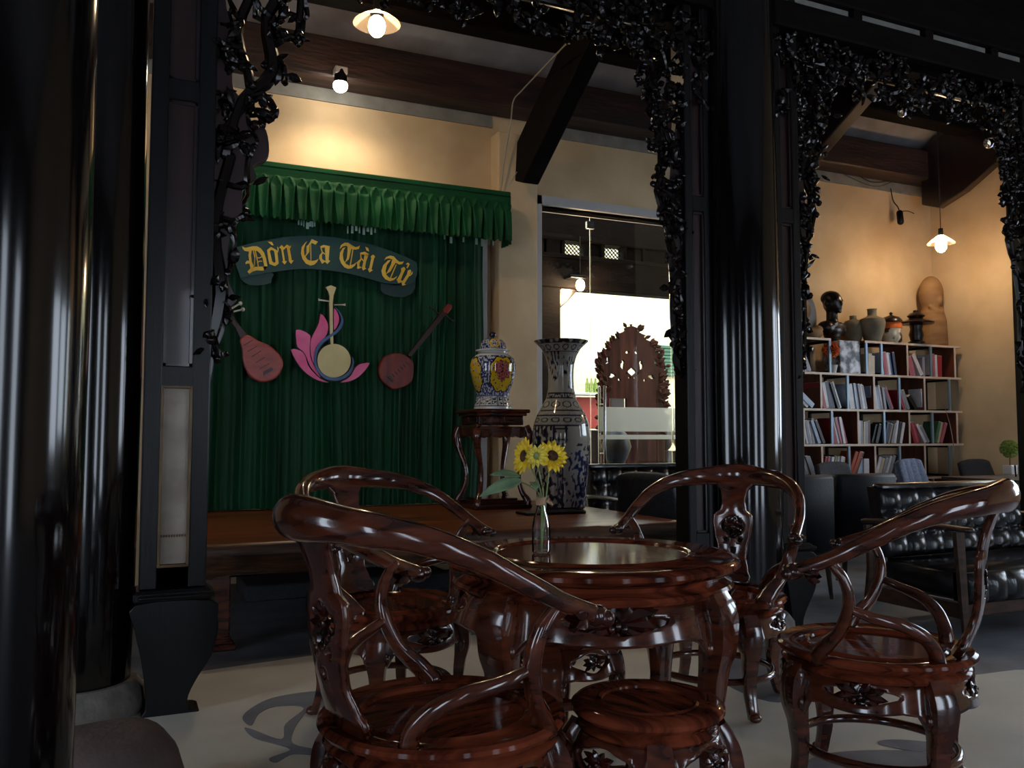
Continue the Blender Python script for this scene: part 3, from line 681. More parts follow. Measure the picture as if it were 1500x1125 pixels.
t = thing('lotus_sign', 'pink lotus board with a cream moon lute and blue swirl on the curtain', 'sign')
fL = plane_map(410, 410, 140 / 984, BY)
PET = [[(95, 730), (160, 730), (210, 755), (245, 810), (262, 880), (320, 960), (400, 1030), (480, 1062), (400, 1050), (310, 1010), (220, 940), (150, 850)],
 [(147, 528), (220, 540), (270, 570), (292, 600), (283, 700), (290, 800), (325, 890), (395, 1010), (330, 950), (280, 880), (250, 800), (210, 740), (160, 700), (148, 620)],
 [(395, 365), (440, 410), (468, 470), (468, 530), (445, 595), (390, 650), (345, 710), (325, 800), (322, 870), (298, 790), (290, 700), (300, 620), (340, 540), (380, 450)],
 [(532, 310), (565, 350), (583, 410), (575, 465), (535, 530), (530, 450)],
 [(893, 865), (850, 935), (780, 1005), (690, 1050), (600, 1062), (660, 1030), (710, 985), (745, 920), (790, 880), (840, 867)]]
SW = [(540, 295), (590, 350), (622, 420), (615, 490), (570, 550), (500, 600), (430, 650), (380, 710), (355, 780), (350, 860), (380, 940), (430, 990), (500, 1012), (570, 1012), (640, 985), (690, 930), (712, 870), (715, 800), (732, 850), (720, 920), (680, 990), (600, 1035), (520, 1042), (430, 1020), (360, 950), (325, 860), (330, 770), (360, 690), (420, 620), (500, 570), (560, 520), (598, 450), (595, 390), (570, 340)]
NECK = [(445, 95), (500, 75), (553, 98), (525, 180), (517, 260), (520, 560), (523, 690), (498, 690), (490, 560), (482, 260), (487, 190), (470, 130)]
DISC = [(529 + 170 * math.cos(i * math.pi / 24), 842 + 170 * math.sin(i * math.pi / 24)) for i in range(48)]
def grow(p, d):
    n = len(p); A = sum(p[i][0] * p[(i + 1) % n][1] - p[(i + 1) % n][0] * p[i][1] for i in range(n)); s = 1 if A > 0 else -1; out = []
    for i in range(n):
        a = Vector(p[i - 1]); b = Vector(p[i]); c = Vector(p[(i + 1) % n]); e = ((b - a).normalized() + (c - b).normalized())
        e = e.normalized() if e.length > 1e-6 else Vector((1, 0)); out.append((b.x + s * e.y * d, b.y - s * e.x * d))
    return out
for p in PET + [SW, NECK, DISC]:
    board('backing', [grow(p, 11)], fL, 'blackb', t, .07, .078)
for p in PET: board('petal', [smooth_loop(p, 2)], fL, 'pink', t, .079, .09)
board('lute_body', [DISC], fL, 'cream', t, .079, .096)
board('lute_neck', [NECK], fL, 'cream', t, .079, .092)
board('swirl', [smooth_loop(SW, 3)], fL, 'blue', t, .093, .099)
for p in ([(372, 205), (385, 215), (485, 232), (485, 242), (388, 230), (376, 236)], [(532, 268), (625, 265), (648, 259), (648, 283), (625, 277), (535, 277)]): board('peg', [p], fL, 'ivory', t, .079, .09)

def strings_frets(fm, lines, wpx, t, d, m='lutedark', name='fret'):
    for (a, b_) in lines:
        a = Vector(a); b_ = Vector(b_); n_ = (b_ - a).normalized(); n_ = Vector((-n_.y, n_.x)) * wpx
        board(name, [[tuple(a - n_), tuple(b_ - n_), tuple(b_ + n_), tuple(a + n_)]], fm, m, t, d, d + .006)
t = thing('pear_lute', 'red brown pear-shaped lute hung at the left of the curtain', 'lute')
fP = plane_map(300, 420, 120 / 900, BY)
body = [(370, 590), (450, 545), (560, 605), (680, 655), (770, 730), (825, 810), (832, 890), (790, 980), (720, 1035), (630, 1060), (550, 1045), (470, 990), (420, 900), (395, 800), (390, 700)]
board('body', [smooth_loop(body, 4)], fP, 'lute', t, .06, .115, bevel=.012)
board('neck', [[(235, 370), (205, 335), (270, 305), (340, 410), (450, 545), (372, 590), (320, 480)]], fP, 'lutedark', t, .065, .112, bevel=.006)
b = MB()
for x_, y_, r_ in ((225, 300, .03), (190, 250, .028), (160, 290, .024), (200, 210, .022), (140, 250, .02)): q = fP(x_, y_, .09); b.blob(q, r_, n=8, k=6)
b.tube([fP(205, 340, .09), fP(160, 300, .09), (fP(150, 230, .09)), fP(200, 200, .09)], .012, n=6, sub=4); b.build('scroll_head', 'carve', t)
for a, c in (((270, 300), (400, 270)), ((255, 270), (372, 205)), ((215, 350), (205, 420)), ((190, 330), (120, 300))):
    q = MB(); q.tube([fP(*a, .09), fP(*c, .10)], .007, n=6, sub=2); q.blob(fP(*c, .10), .016, n=8, k=6); q.build('peg', 'ivory', t)
strings_frets(fP, [((400, 665), (505, 605)), ((445, 730), (550, 670)), ((490, 785), (595, 720)), ((535, 850), (635, 790)), ((580, 915), (685, 855))], 4, t, .116)
board('bridge', [[(620, 945), (700, 900), (728, 922), (625, 987)]], fP, 'lutedark', t, .116, .13)

t = thing('round_lute', 'dark red round-bodied lute hung at the right of the curtain', 'lute')
fQ = plane_map(540, 430, 130 / 975, BY)
body = [(300, 665), (350, 680), (400, 715), (445, 760), (455, 830), (440, 960), (380, 1020), (270, 1060), (200, 1050), (100, 960), (70, 860), (90, 770), (140, 700), (220, 668)]
board('body', [smooth_loop(body, 3)], fQ, 'lute2', t, .06, .105, bevel=.01)
board('neck', [[(385, 690), (770, 200), (800, 250), (425, 710)]], fQ, 'lutedark', t, .065, .1, bevel=.004)
board('head', [[(770, 195), (830, 130), (870, 145), (870, 180), (820, 240), (780, 240)]], fQ, 'lute2', t, .062, .104, bevel=.006)
for a, c in (((740, 245), (640, 165)), ((800, 250), (878, 315))):
    q = MB(); q.tube([fQ(*a, .085), fQ(*c, .09)], .006, n=6, sub=2); q.blob(fQ(*c, .09), .011, n=8, k=6); q.build('peg', 'lutedark', t)
strings_frets(fQ, [((215 + k * 30, 890 - k * 26), (245 + k * 30, 925 - k * 26)) for k in range(6)], 4, t, .106)
board('bridge', [[(160, 920), (190, 905), (237, 962), (220, 975)]], fQ, 'lutedark', t, .106, .118)

# ================================================================== ROSEWOOD SET
def leaf_carving(b, c, X, s=1.0, n=7, seed=1):
    """relief leaves spreading from c in the plane of X (x along, z up)"""
    g = random.Random(seed)
    for k in range(n):
        a = math.pi * (k + .5) / n if k % 2 else -math.pi * (k + .5) / n
        d = X @ Vector((math.cos(a), 0, math.sin(a) * .55)) ; d2 = X @ Vector((0, -1, 0))
        b.leaf(Vector(c) + d * .004 * s, d, .062 * s * (1.25 if abs(math.cos(a)) > .6 else .8), .03 * s, d2)
    for a in (-.018, 0, .018): b.blob(Vector(c) + (X @ Vector((a, -.008, -.004 - abs(a) * .4))) * 1.0, (.009 * s,) * 3, n=8, k=5)

def round_base(t, Rt, z_top, z_low, Rb, legs, leg_path, leg_r, hole_v=(.45, .30), hole_u=.075, m='rose', rr=.012, ring=None, opens=4, off=45, seed=0, wav=.02):
    """apron with carved openings, cabriole legs, ring stretcher"""
    def fn(u, v):
        a = 2 * math.pi * u + R(off); ph = math.cos(opens * (a - R(off)) )       # +1 at a leg, -1 mid opening
        low = z_low + wav * .35 * (1 - abs(ph)) - max(0, ph - .70) * .22
        z = low + (z_top - low) * v; rad = Rt + (Rb - Rt) * math.sin((1 - v) * math.pi * .62) / math.sin(math.pi * .62) if v < 1 else Rt
        rad = Rt + (Rb - Rt) * (1 - v) ** .7
        return (rad * math.cos(a), rad * math.sin(a), z)
    holes = [((k + .5) / opens, hole_v[0], hole_u, hole_v[1], .10) for k in range(opens)]
    ap = sheet(176, 12, fn, holes, closed=True).build('apron', m, t, smooth=50, solid=.018, off=-1, fix=False)
    # rim bead round each opening and the carving in it
    for k in range(opens):
        u = (k + .5) / opens; a = 2 * math.pi * u + R(off)
        c = Vector(fn(u, hole_v[0])) * 1.0; X = Matrix.Rotation(a + math.pi / 2, 3, 'Z')
        b = MB(); leaf_carving(b, (c.x * .985, c.y * .985, c.z), X, s=(Rt / .27) * .95 if Rt < .3 else 1.5, n=9, seed=k + seed)
        b.build('carved_leaves', 'rose_dark', ap, smooth=50)
    for k in range(opens):
        a = 2 * math.pi * k / opens + R(off); ca, sa = math.cos(a), math.sin(a)
        pts = [(r * ca, r * sa, z) for r, z in leg_path]
        b = MB().tube(pts, leg_r, n=12, sub=5, flat=(1, .8), up=(ca, sa, 0), square=.55, caps=False)
        # knee curl and foot scroll
        kz = leg_path[2][1]; kr = leg_path[2][0]
        for s in (-1, 1):
            b.blob(((kr) * ca - sa * s * leg_r[2] * .92, (kr) * sa + ca * s * leg_r[2] * .92, kz), (.014, .014, .022), n=8, k=6)
        fr = leg_path[-1][0] + .008; b.blob((fr * ca, fr * sa, .018), (.026, .026, .018), n=10, k=6)
        b.build('leg', m, t, smooth=50)
    if ring:
        r_, z_, q = ring
        b = MB().lathe([(r_ + q * math.cos(x), z_ + q * math.sin(x)) for x in [2 * math.pi * i / 10 for i in range(11)]], 56, cap=False)
        b.build('ring_stretcher', m, t, smooth=60)

CH = dict(b=.375, zb=.918)
def make_armchair():
    t = thing('rosewood_armchair', 'x', 'chair')
    prof = [(.0, .436), (.196, .436), (.199, .444), (.207, .448), (.214, .444), (.222, .440), (.262, .444), (.284, .449), (.294, .443), (.297, .434), (.290, .424), (.276, .420), (.268, .410), (.279, .404), (.283, .396), (.279, .388), (.262, .384), (.0, .384)]
    MB().lathe(prof, 72, cap=False).build('seat', 'rose_top', t, smooth=35)
    round_base(t, .262, .39, .300, .292, 4, [(.262, .392), (.283, .35), (.288, .29), (.276, .21), (.272, .12), (.287, .05), (.302, .012)], [.034, .040, .040, .030, .024, .021, .022],
               hole_v=(.56, .26), hole_u=.058, ring=(.235, .135, .014), wav=.03)
    # splat
    W = [(0, .078), (.06, .088), (.13, .074), (.24, .062), (.34, .068), (.46, .082), (.58, .090), (.64, .087), (.69, .058), (.78, .052), (.88, .060), (.95, .085), (1, .12)]
    def sf(u, v):
        wd = lerp(W, v); s = (u - .5) * 2; x = -(.240 + (CH['b'] - .240 - .012) * v ** .9 + .016 * math.sin(v * 6.28))
        return (x - .010 * (1 - s * s) + .004, s * wd, .446 + v * (CH['zb'] - .455))
    sp = sheet(28, 56, sf, [(.5, .53, .30, .105, .06), (.5, .30, .10, .03, 0), (.30, .40, .10, .022, 0), (.70, .40, .10, .022, 0)]).build('splat', 'rose', t, smooth=50, solid=.02, off=0, fix=False)
    b = MB(); c = Vector(sf(.5, .53))
    g = random.Random(2)
    for k in range(9):
        a = 6.28 * k / 9; b.leaf(c, (-.15, math.cos(a), math.sin(a)), .05, .026, (1, 0, .2)); 
    for k in range(6): a = 6.28 * k / 6 + .3; b.tube([c + Vector((0, .012 * math.cos(a), .012 * math.sin(a))), c + Vector((.006, .03 * math.cos(a + .5), .03 * math.sin(a + .5))), c + Vector((0, .052 * math.cos(a), .050 * math.sin(a)))], .005, n=5, sub=3)
    b.blob(c, .013); b.build('carved_medallion', 'rose_dark', sp, smooth=50)
    # horseshoe rail
    P = [(.150, .365, .712), (.075, .362, .742), (-.02, .352, .790), (-.13, .322, .850), (-.235, .262, .893), (-.325, .165, .914)]
    rr = [.021, .021, .024, .027, .031, .036]; fl = [(1, 1)] * 3 + [(1, 1), (1, 1.02), (1, 1.1)]
    pts = P + [(-CH['b'] - .006, 0, .926)] + [(x, -y, z) for x, y, z in P[::-1]]
    MB().tube(pts, rr + [.041] + rr[::-1], n=16, sub=7, flat=fl + [(.92, 1.25)] + fl[::-1]).build('arm_rail', 'rose', t, smooth=60)
    for s in (1, -1):
        b = MB(); c = Vector((.160, s * .367, .706))
        b.blob(c, (.030, .026, .024), n=12, k=8)
        b.blob(c + Vector((.018, s * .016, -.006)), .019, n=10, k=6); b.blob(c + Vector((.022, -s * .008, .004)), .016, n=10, k=6)
        for k in range(5): b.leaf(c + Vector((-.03, 0, .0)), (-.8, math.cos(k * 1.25) * .5, math.sin(k * 1.25) * .5), .05, .03, (0, math.cos(k * 1.25), math.sin(k * 1.25)), cup=.5)
        b.build('carved_arm_end', 'rose_dark', t, smooth=50)
        MB().tube([(.07, s * .350, .745), (.028, s * .338, .69), (.018, s * .318, .62), (.048, s * .288, .535), (.098, s * .252, .475), (.120, s * .236, .44)], [.015, .018, .021, .022, .027, .034], n=12, sub=6, flat=(1.15, .85), up=(1, 0, 0)).build('arm_post', 'rose', t, smooth=60)
        MB().tube([(.022, s * .312, .605), (-.04, s * .300, .582), (-.115, s * .262, .56), (-.165, s * .215, .525), (-.19, s * .175, .48), (-.196, s * .162, .438)], [.011, .016, .019, .021, .022, .024], n=12, sub=6).build('arm_brace', 'rose', t, smooth=60)
    return t
CHAIRS = [('rosewood horseshoe armchair nearest the camera at lower left, seen from behind', .713, 1.996, 14.1),
          ('rosewood horseshoe armchair at the far left of the table, backed by the stage', 0.98, 3.36, -71.0),
          ('rosewood horseshoe armchair behind the table, in front of the middle column', 2.287, 3.003, -143.8),
          ('rosewood horseshoe armchair at the right in front of the black sofa', 2.19, 2.062, 125.0)]
c0 = make_armchair()
for i, (lb, x, y, a) in enumerate(CHAIRS):
    c = c0 if i == 0 else copy_tree(c0)
    c.location = (x, y, 0); c.rotation_euler.z = R(a); tag(c, lb, 'chair', 'rosewood armchairs around the table')

# table
TX, TY = 1.381, 2.449
t = thing('rosewood_table', 'round polished rosewood table with carved apron, holding the sunflowers', 'table', (TX, TY, 0))
prof = [(.0, .728), (.305, .728), (.309, .733), (.318, .736), (.326, .733), (.332, .729), (.43, .730), (.455, .727), (.466, .718), (.468, .706), (.458, .695), (.436, .690), (.418, .682), (.412, .670), (.424, .662), (.440, .656), (.446, .646), (.440, .636), (.42, .632), (.0, .632)]
MB().lathe(prof, 96, cap=False).build('tabletop', 'rose_top', t, smooth=35)
t.rotation_euler.z = R(-24.2)
round_base(t, .415, .638, .530, .455, 4, [(.425, .64), (.448, .58), (.446, .50), (.428, .40), (.418, .24), (.420, .09), (.445, .015)], [.048, .056, .054, .042, .033, .028, .030],
           hole_v=(.56, .25), hole_u=.052, ring=(.30, .15, .016), opens=4, off=49, wav=.02)

# stools
def make_stool():
    t = thing('rosewood_stool', 'x', 'stool')
    prof = [(.0, .441), (.112, .441), (.114, .447), (.121, .450), (.127, .446), (.160, .450), (.180, .447), (.190, .438), (.190, .428), (.182, .418), (.168, .413), (.162, .404), (.172, .398), (.176, .390), (.170, .383), (.0, .38)]
    MB().lathe(prof, 72, cap=False).build('seat', 'rose_top', t, smooth=35)
    round_base(t, .168, .388, .285, .212, 4, [(.168, .388), (.198, .33), (.206, .26), (.192, .17), (.180, .09), (.186, .04), (.198, .012)], [.032, .038, .038, .028, .022, .020, .021],
               hole_v=(.54, .28), hole_u=.068, ring=(.15, .12, .012), wav=.02)
    return t
s0 = make_stool(); s0.location = (1.205, 1.857, 0); s0.rotation_euler.z = R(-70); tag(s0, 'round rosewood stool in front of the table', 'stool', 'rosewood stools at the table')
s1 = copy_tree(s0); at_ = at(846, 985, 'Z', 0); s1.location = (1.42, 2.76, 0); s1.rotation_euler.z = R(12); tag(s1, 'rosewood stool tucked under the far side of the table', 'stool')

# bottle with sunflowers
BX, BYY = 1.225, 2.497
t = thing('glass_bottle', 'small clear glass bottle with raffia tie on the round table', 'bottle', (BX, BYY, .729))
MB().lathe([(.0, .001), (.026, .001), (.030, .006), (.030, .05), (.029, .085), (.024, .11), (.016, .135), (.0125, .155), (.0125, .168), (.015, .171), (.015, .177), (.0115, .177), (.0105, .155), (.014, .134), (.0215, .11), (.0265, .085), (.0275, .05), (.0275, .009), (.0, .006)], 40, cap=False).build('glass_body', 'glassb', t)
b = MB().lathe([(.0135, .152), (.0165, .154), (.0172, .165), (.0165, .176), (.0135, .178)], 24, cap=False)
for k in range(4): b.tube([(.012, -.012, .165), (.02 + .004 * k, -.018, .172 - .006 * k), (.026, -.008 + .003 * k, .168)], .003, n=5, sub=3)
b.build('raffia_tie', 'raffia', t)
base = Vector((BX, BYY, .735))
def flower(label, c, face, rad, npt, seed, m='petal', stem_pts=None, seedy=True):
    t = thing('sunflower', label, 'flower', base, 0, 'sunflowers in the glass bottle'); g = random.Random(seed)
    c = Vector(c) - base; f = Vector(face).normalized(); a = f.cross(Vector((0, 0, 1))).normalized(); b_ = a.cross(f).normalized()
    MB().tube([(0, 0, .0)] + [Vector(p) - base for p in stem_pts] + [c - f * .012], .0028, n=6, sub=4).build('stem', 'stem', t)
    for ring, (k0, r0, L, tilt) in enumerate(((npt, .35, 1.0, .10), (npt - 2, .30, .78, .42))):
        for k in range(k0):
            an = 6.283 * (k + .5 * ring) / k0 + g.uniform(-.1, .1); d = a * math.cos(an) + b_ * math.sin(an)
            d2 = (d + f * (tilt + g.uniform(-.12, .12))).normalized(); p = c + d * rad * r0 * .8
            MB().leaf(p, d2, rad * L * g.uniform(.62, .8), rad * .30, f, cup=.2).build('petal', m, t, smooth=60)
    if seedy: MB().blob(c + f * .002, (rad * .34, rad * .34, rad * .14), f.to_track_quat('Z', 'Y').to_matrix(), n=14, k=8).build('seed_head', 'seed', t)
    MB().blob(c - f * .008, (rad * .3, rad * .3, rad * .16), f.to_track_quat('Z', 'Y').to_matrix(), n=12, k=6).build('calyx', 'stem', t)
    return t
q = lambda x, y, Y: at(x, y, 'Y', Y)
flower('sunflower with a brown centre facing the camera, right one in the bottle', q(809, 668, 2.47), (-.05, -1, .45), .058, 17, 1, 'petal', [q(800, 730, 2.49), q(803, 700, 2.48)])
flower('sunflower turned to the left, tallest in the bottle', q(768, 668, 2.52), (-.91, -.10, .12), .060, 16, 2, 'petal', [q(793, 728, 2.5), q(784, 700, 2.51)])
flower('paler small sunflower between the two larger ones', q(786, 668, 2.44), (-.1, -.8, -.15), .040, 14, 3, 'petal2', [q(796, 729, 2.49), q(792, 702, 2.47)], seedy=False)
def lf(c, d, L, W, nrm, name, par, sag=.2):
    """large leaf with a midrib fold and curved blade"""
    d = Vector(d).normalized(); nrm = Vector(nrm).normalized(); a = d.cross(nrm).normalized(); b = MB(); vs = []; n = 9
    for i in range(n + 1):
        u = i / n; ww = W * math.sin(math.pi * u ** .8) ** .8 * .5 if 0 < i < n else .0008
        p = Vector(c) + d * L * u - nrm * sag * L * u * u
        for s in (-1, -.5, 0, .5, 1): vs.append(p + a * ww * s + nrm * abs(s) * ww * .35)
    b.add(vs, [(i * 5 + k, i * 5 + k + 1, (i + 1) * 5 + k + 1, (i + 1) * 5 + k) for i in range(n) for k in range(4)])
    return b.build(name, 'leafpale', par, smooth=70, solid=.0012, fix=False)
t = thing('leaf_sprig', 'pale green leaves leaning left from the bottle of sunflowers', 'leaves', base)
MB().tube([(0, 0, .02), q(792, 730, 2.5) - base, q(776, 712, 2.5) - base, q(757, 704, 2.5) - base], .0024, n=6, sub=4).build('stem', 'stem', t)
MB().tube([q(776, 712, 2.5) - base, q(785, 705, 2.49) - base], .002, n=6, sub=2).build('stem', 'stem', t)
A, B = q(764, 703, 2.5), q(708, 718, 2.46); lf(A - base, B - A, (B - A).length, .045, (.15, -.7, .7), 'leaf', t)
A, B = q(762, 698, 2.52), q(720, 688, 2.5); lf(A - base, B - A, (B - A).length, .035, (.1, -.6, .8), 'leaf', t)
A, B = q(778, 706, 2.5), q(790, 716, 2.44); lf(A - base, B - A, .05, .03, (.1, -.6, .8), 'leaf', t)

# ================================================================== PORCELAIN
def painted(name, prof, fn, parent, n=240, rows=300, loc=None):
    """lathe with its painted glaze as a colour layer; fn(phi, t, z) -> rgb, phi 0 faces the room"""
    L = [0]
    for a, c in zip(prof, prof[1:]): L.append(L[-1] + math.hypot(c[0] - a[0], c[1] - a[1]))
    pr = []
    for i in range(rows + 1):
        s = L[-1] * i / rows; k = max(0, min(len(L) - 2, next((j for j in range(len(L) - 1) if L[j + 1] >= s), len(L) - 2)))
        t = (s - L[k]) / max(1e-9, L[k + 1] - L[k]); p0 = prof[max(k - 1, 0)]; p1 = prof[k]; p2 = prof[k + 1]; p3 = prof[min(k + 2, len(prof) - 1)]
        pr.append(tuple(p1[j] + (p2[j] - p1[j]) * t for j in (0, 1)))
    for _ in range(3): pr = [pr[0]] + [tuple((pr[i - 1][j] + 2 * pr[i][j] + pr[i + 1][j]) / 4 for j in (0, 1)) for i in range(1, rows)] + [pr[-1]]
    b = MB().lathe(pr, n, cap=False); k = len(pr)
    o = b.build(name, 'porcelain', parent, smooth=70, loc=loc)
    ca = o.data.color_attributes.new('glaze', 'FLOAT_COLOR', 'POINT'); buf = []
    for i in range(n):
        th = 2 * math.pi * i / n; phi = (th + R(117) + math.pi) % (2 * math.pi) - math.pi
        for j in range(k): buf += list(fn(phi, j / rows, pr[j][1]))[:3] + [1.0]
    ca.data.foreach_set('color', buf); return o
WHT = rgb('cfcfc8')[:3]; BLU = rgb('27356e')[:3]; BLD = rgb('10183a')[:3]; INK = rgb('262a3c')[:3]; YEL = rgb('d9b21a')[:3]; REDC = rgb('a52a2c')[:3]; CRM = rgb('a6a49b')[:3]
def mixc(a, b, t): t = max(0, min(1, t)); return tuple(a[i] * (1 - t) + b[i] * t for i in range(3))
def nz(x, y, z=0, s=1): return noise.noise(Vector((x * s, y * s, z)))
def vase_fn(phi, t, z):
    c = CRM
    def line(z0, w_=.006): return abs(z - z0) < w_
    if z > 1.235: return INK if nz(phi * 5, z * 30, 2) > -.2 else CRM
    if z > 1.17:
        a = (phi * 7 / math.pi) % 1 - .5; rr = math.hypot(a * 1.2, (z - 1.205) / .05)
        return INK if .28 < rr < .42 or line(1.175, .004) else c
    if z > .87:     # neck: sprays and a bird
        for (p0, z0, s_) in ((-.55, 1.09, .10), (-.4, 1.0, .05), (.75, 1.05, .09), (.9, .95, .06), (2.2, 1.05, .1), (-1.9, 1.05, .1)):
            d = math.hypot((phi - p0) * .12, z - z0) / s_
            if d < 1 and nz(phi * 9, z * 26, 4) > .02 + d * .25: return BLD
        return c
    if z > .72:     # collar with drops
        if line(.865) or line(.83) or line(.735): return INK
        if z > .83: return INK if nz(phi * 10, z * 60, 1) > .05 else c
        a = (phi * 5 / math.pi) % 1 - .5; rr = math.hypot(a * 1.1, (z - .782) / .055)
        if .34 < rr < .44: return INK
        return mixc(c, (.22, .22, .2), .35) if rr > .44 and nz(phi * 14, z * 50, 8) > .0 else c
    if z > .62:
        a = (phi * 7 / math.pi) % 1 - .5; rr = math.hypot(a, (z - .665) / .05)
        if line(.70, .005) or line(.625, .005) or .26 < rr < .38: return INK
        return mixc(c, (.20, .21, .22), .5) if nz(phi * 16, z * 60, 9) > .05 else c
    # body: upright lappet bands and scenes
    for p0 in (-.05, 1.75, -1.75, 3.1):
        d = phi - p0
        if abs(d) < .26 and z > .50 and (abs(abs(d) - .2) < .04 or line(.52) or line(.60)): return INK
        if abs(d) < .12 and .04 < z < .5 and (abs(abs(d) - .09) < .022 or nz(phi * 20, z * 40, 3) > .15): return INK
    for (p0, z0, s_, col, th) in ((-.75, .49, .15, INK, -.15), (-.55, .10, .20, INK, -.05), (.95, .13, .10, BLU, -.2), (.85, .36, .16, BLU, .02), (1.25, .28, .2, BLU, 0), (-1.3, .3, .2, INK, 0), (.8, .04, .09, BLU, -.1), (2.4, .3, .3, BLU, 0)):
        d = math.hypot((phi - p0) * .2, z - z0) / s_
        if d < 1 and nz(phi * 8, z * 30, p0) > th + d * d * .35: return mixc(col, BLD, .5 + nz(phi * 20, z * 60, 5))
    if z < .03: return INK
    return CRM
t = thing('floor_vase', 'tall white porcelain vase with blue painting and flared neck on the stage', 'vase', (2.985, 5.74, .56))
painted('vase_body', [(.0, 0), (.160, .0), (.178, .015), (.188, .10), (.203, .30), (.215, .48), (.217, .56), (.208, .64), (.182, .71), (.145, .77), (.112, .83), (.098, .90), (.094, 1.0), (.099, 1.08), (.118, 1.15), (.150, 1.205), (.196, 1.25), (.212, 1.262), (.205, 1.267), (.15, 1.22), (.10, 1.13), (.08, 1.0)], vase_fn, t)
def jar_fn(phi, t, z):
    scroll = BLU if nz(phi * 14, z * 55, 2) > -.05 else mixc(WHT, BLU, .25)
    if z < .02: return WHT
    if z < .028: return BLD
    if z < .104:
        a = (phi * 9 / math.pi) % 1 - .5; b_ = (z - .065) / .035
        if abs(abs(a) - .5) < .05 or z > .096: return BLU
        return BLD if abs(a) < .36 and abs(b_) < .8 and nz(phi * 14, z * 60, 6) > .02 else WHT
    if z < .41:
        for p0 in (.55, -1.05, 2.2, -2.65):
            dx = (phi - p0) / .62; dz = (z - .265) / .135
            rr = (abs(dx) ** 3 + abs(dz) ** 3) ** (1 / 3) + .05 * math.cos(8 * math.atan2(dz, dx))
            if rr < 1:
                if rr > .93: return BLD
                if p0 == .55 or p0 == 2.2:
                    for (fx, fz, fr) in ((-.35, .35, .30), (.12, .45, .26), (-.05, -.08, .30), (.4, .05, .22), (-.15, .62, .16)):
                        d = math.hypot(dx - fx, dz - fz)
                        if d < fr * (1 + .25 * nz(dx * 9, dz * 9)): return REDC if nz(dx * 22, dz * 22, 3) > -.22 else mixc(REDC, WHT, .5)
                        if d < fr * 1.25 and nz(dx * 10, dz * 10, 5) > .0: return BLD
                else:
                    if nz(dx * 5, dz * 5, 8) > .18: return mixc(CRM, YEL, .3)
                if nz(dx * 7, dz * 7, 1) > .38: return BLU
                return YEL
        return scroll
    if z < .47: return mixc(WHT, BLU, .12)
    if z < .55:
        dx = (phi - .25) / .45; dz = (z - .515) / .035
        if dx * dx + dz * dz < 1: return YEL if dx * dx + dz * dz > .5 else (BLU if nz(phi * 20, z * 80) > 0 else WHT)
        return scroll
    return BLD
t = thing('lidded_jar', 'blue and yellow porcelain jar with domed lid on the carved stand', 'jar', (2.595, 6.14, 1.312))
painted('jar_body', [(.0, 0), (.146, .0), (.146, .02), (.138, .05), (.127, .10), (.133, .14), (.158, .21), (.176, .29), (.179, .35), (.165, .395), (.138, .42), (.118, .432), (.118, .45)], jar_fn, t)
painted('lid', [(.118, .449), (.137, .452), (.137, .462), (.108, .47), (.105, .49), (.098, .515), (.078, .54), (.045, .553), (.012, .556), (.012, .565), (.026, .575), (.028, .588), (.018, .602), (.0, .608)], jar_fn, t, rows=160)

# carved stand
t = thing('carved_stand', 'square carved rosewood plant stand on the stage corner under the jar', 'stand', (2.595, 6.15, .56)); b = MB()
b.cbox(-.225, .225, -.225, .225, .722, .75, .008); b.cbox(-.205, .205, -.205, .205, .70, .722, .005); b.build('top', 'rose', t, smooth=0)
MB().cbox(-.185, .185, -.185, .185, .63, .70, .006).build('waist', 'rose_dark', t, smooth=0)
for k in range(4):
    X = Matrix.Rotation(k * math.pi / 2, 4, 'Z')
    for s in (-1, 1): MB().cbox(s * .09 - .07, s * .09 + .07, -.196, -.184, .645, .69, .004, X=X).build('panel', 'rose', t, smooth=0)
    ap = [(-.20, .62), (.20, .62), (.215, .56), (.19, .545), (.15, .53), (.10, .55), (.05, .535), (0, .55), (-.05, .535), (-.10, .55), (-.15, .53), (-.19, .545), (-.215, .56)]
    MB().prism(ap, lambda x, y, d: tuple(X @ Vector((x, d, y))), -.215, -.185).build('apron', 'rose', t, smooth=0, bevel=.006)
    c, s = (1, 1) if k == 0 else (-1, 1) if k == 1 else (-1, -1) if k == 2 else (1, -1)
    P = [(.195, .62), (.215, .55), (.20, .45), (.165, .33), (.155, .22), (.175, .12), (.205, .06), (.205, .03)]
    MB().tube([(c * r, s * r, z) for r, z in P], [.030, .034, .024, .018, .017, .02, .026, .03], n=8, sub=4, square=.6, caps=False).build('leg', 'rose', t, smooth=50)
MB().cbox(-.235, .235, -.235, .235, .0, .035, .008).cbox(-.20, .20, -.20, .20, .035, .06, .005).build('base', 'rose_dark', t, smooth=0)
MB().cbox(-.15, .15, -.15, .15, .06, .075, .004).build('shelf', 'rose_dark', t, smooth=0)
tag(MB().cbox(2.52, 2.98, 5.35, 5.55, .561, .577, .004).build('tray', 'blackmetal', smooth=0), 'flat black tray on the stage before the tall vase', 'tray')

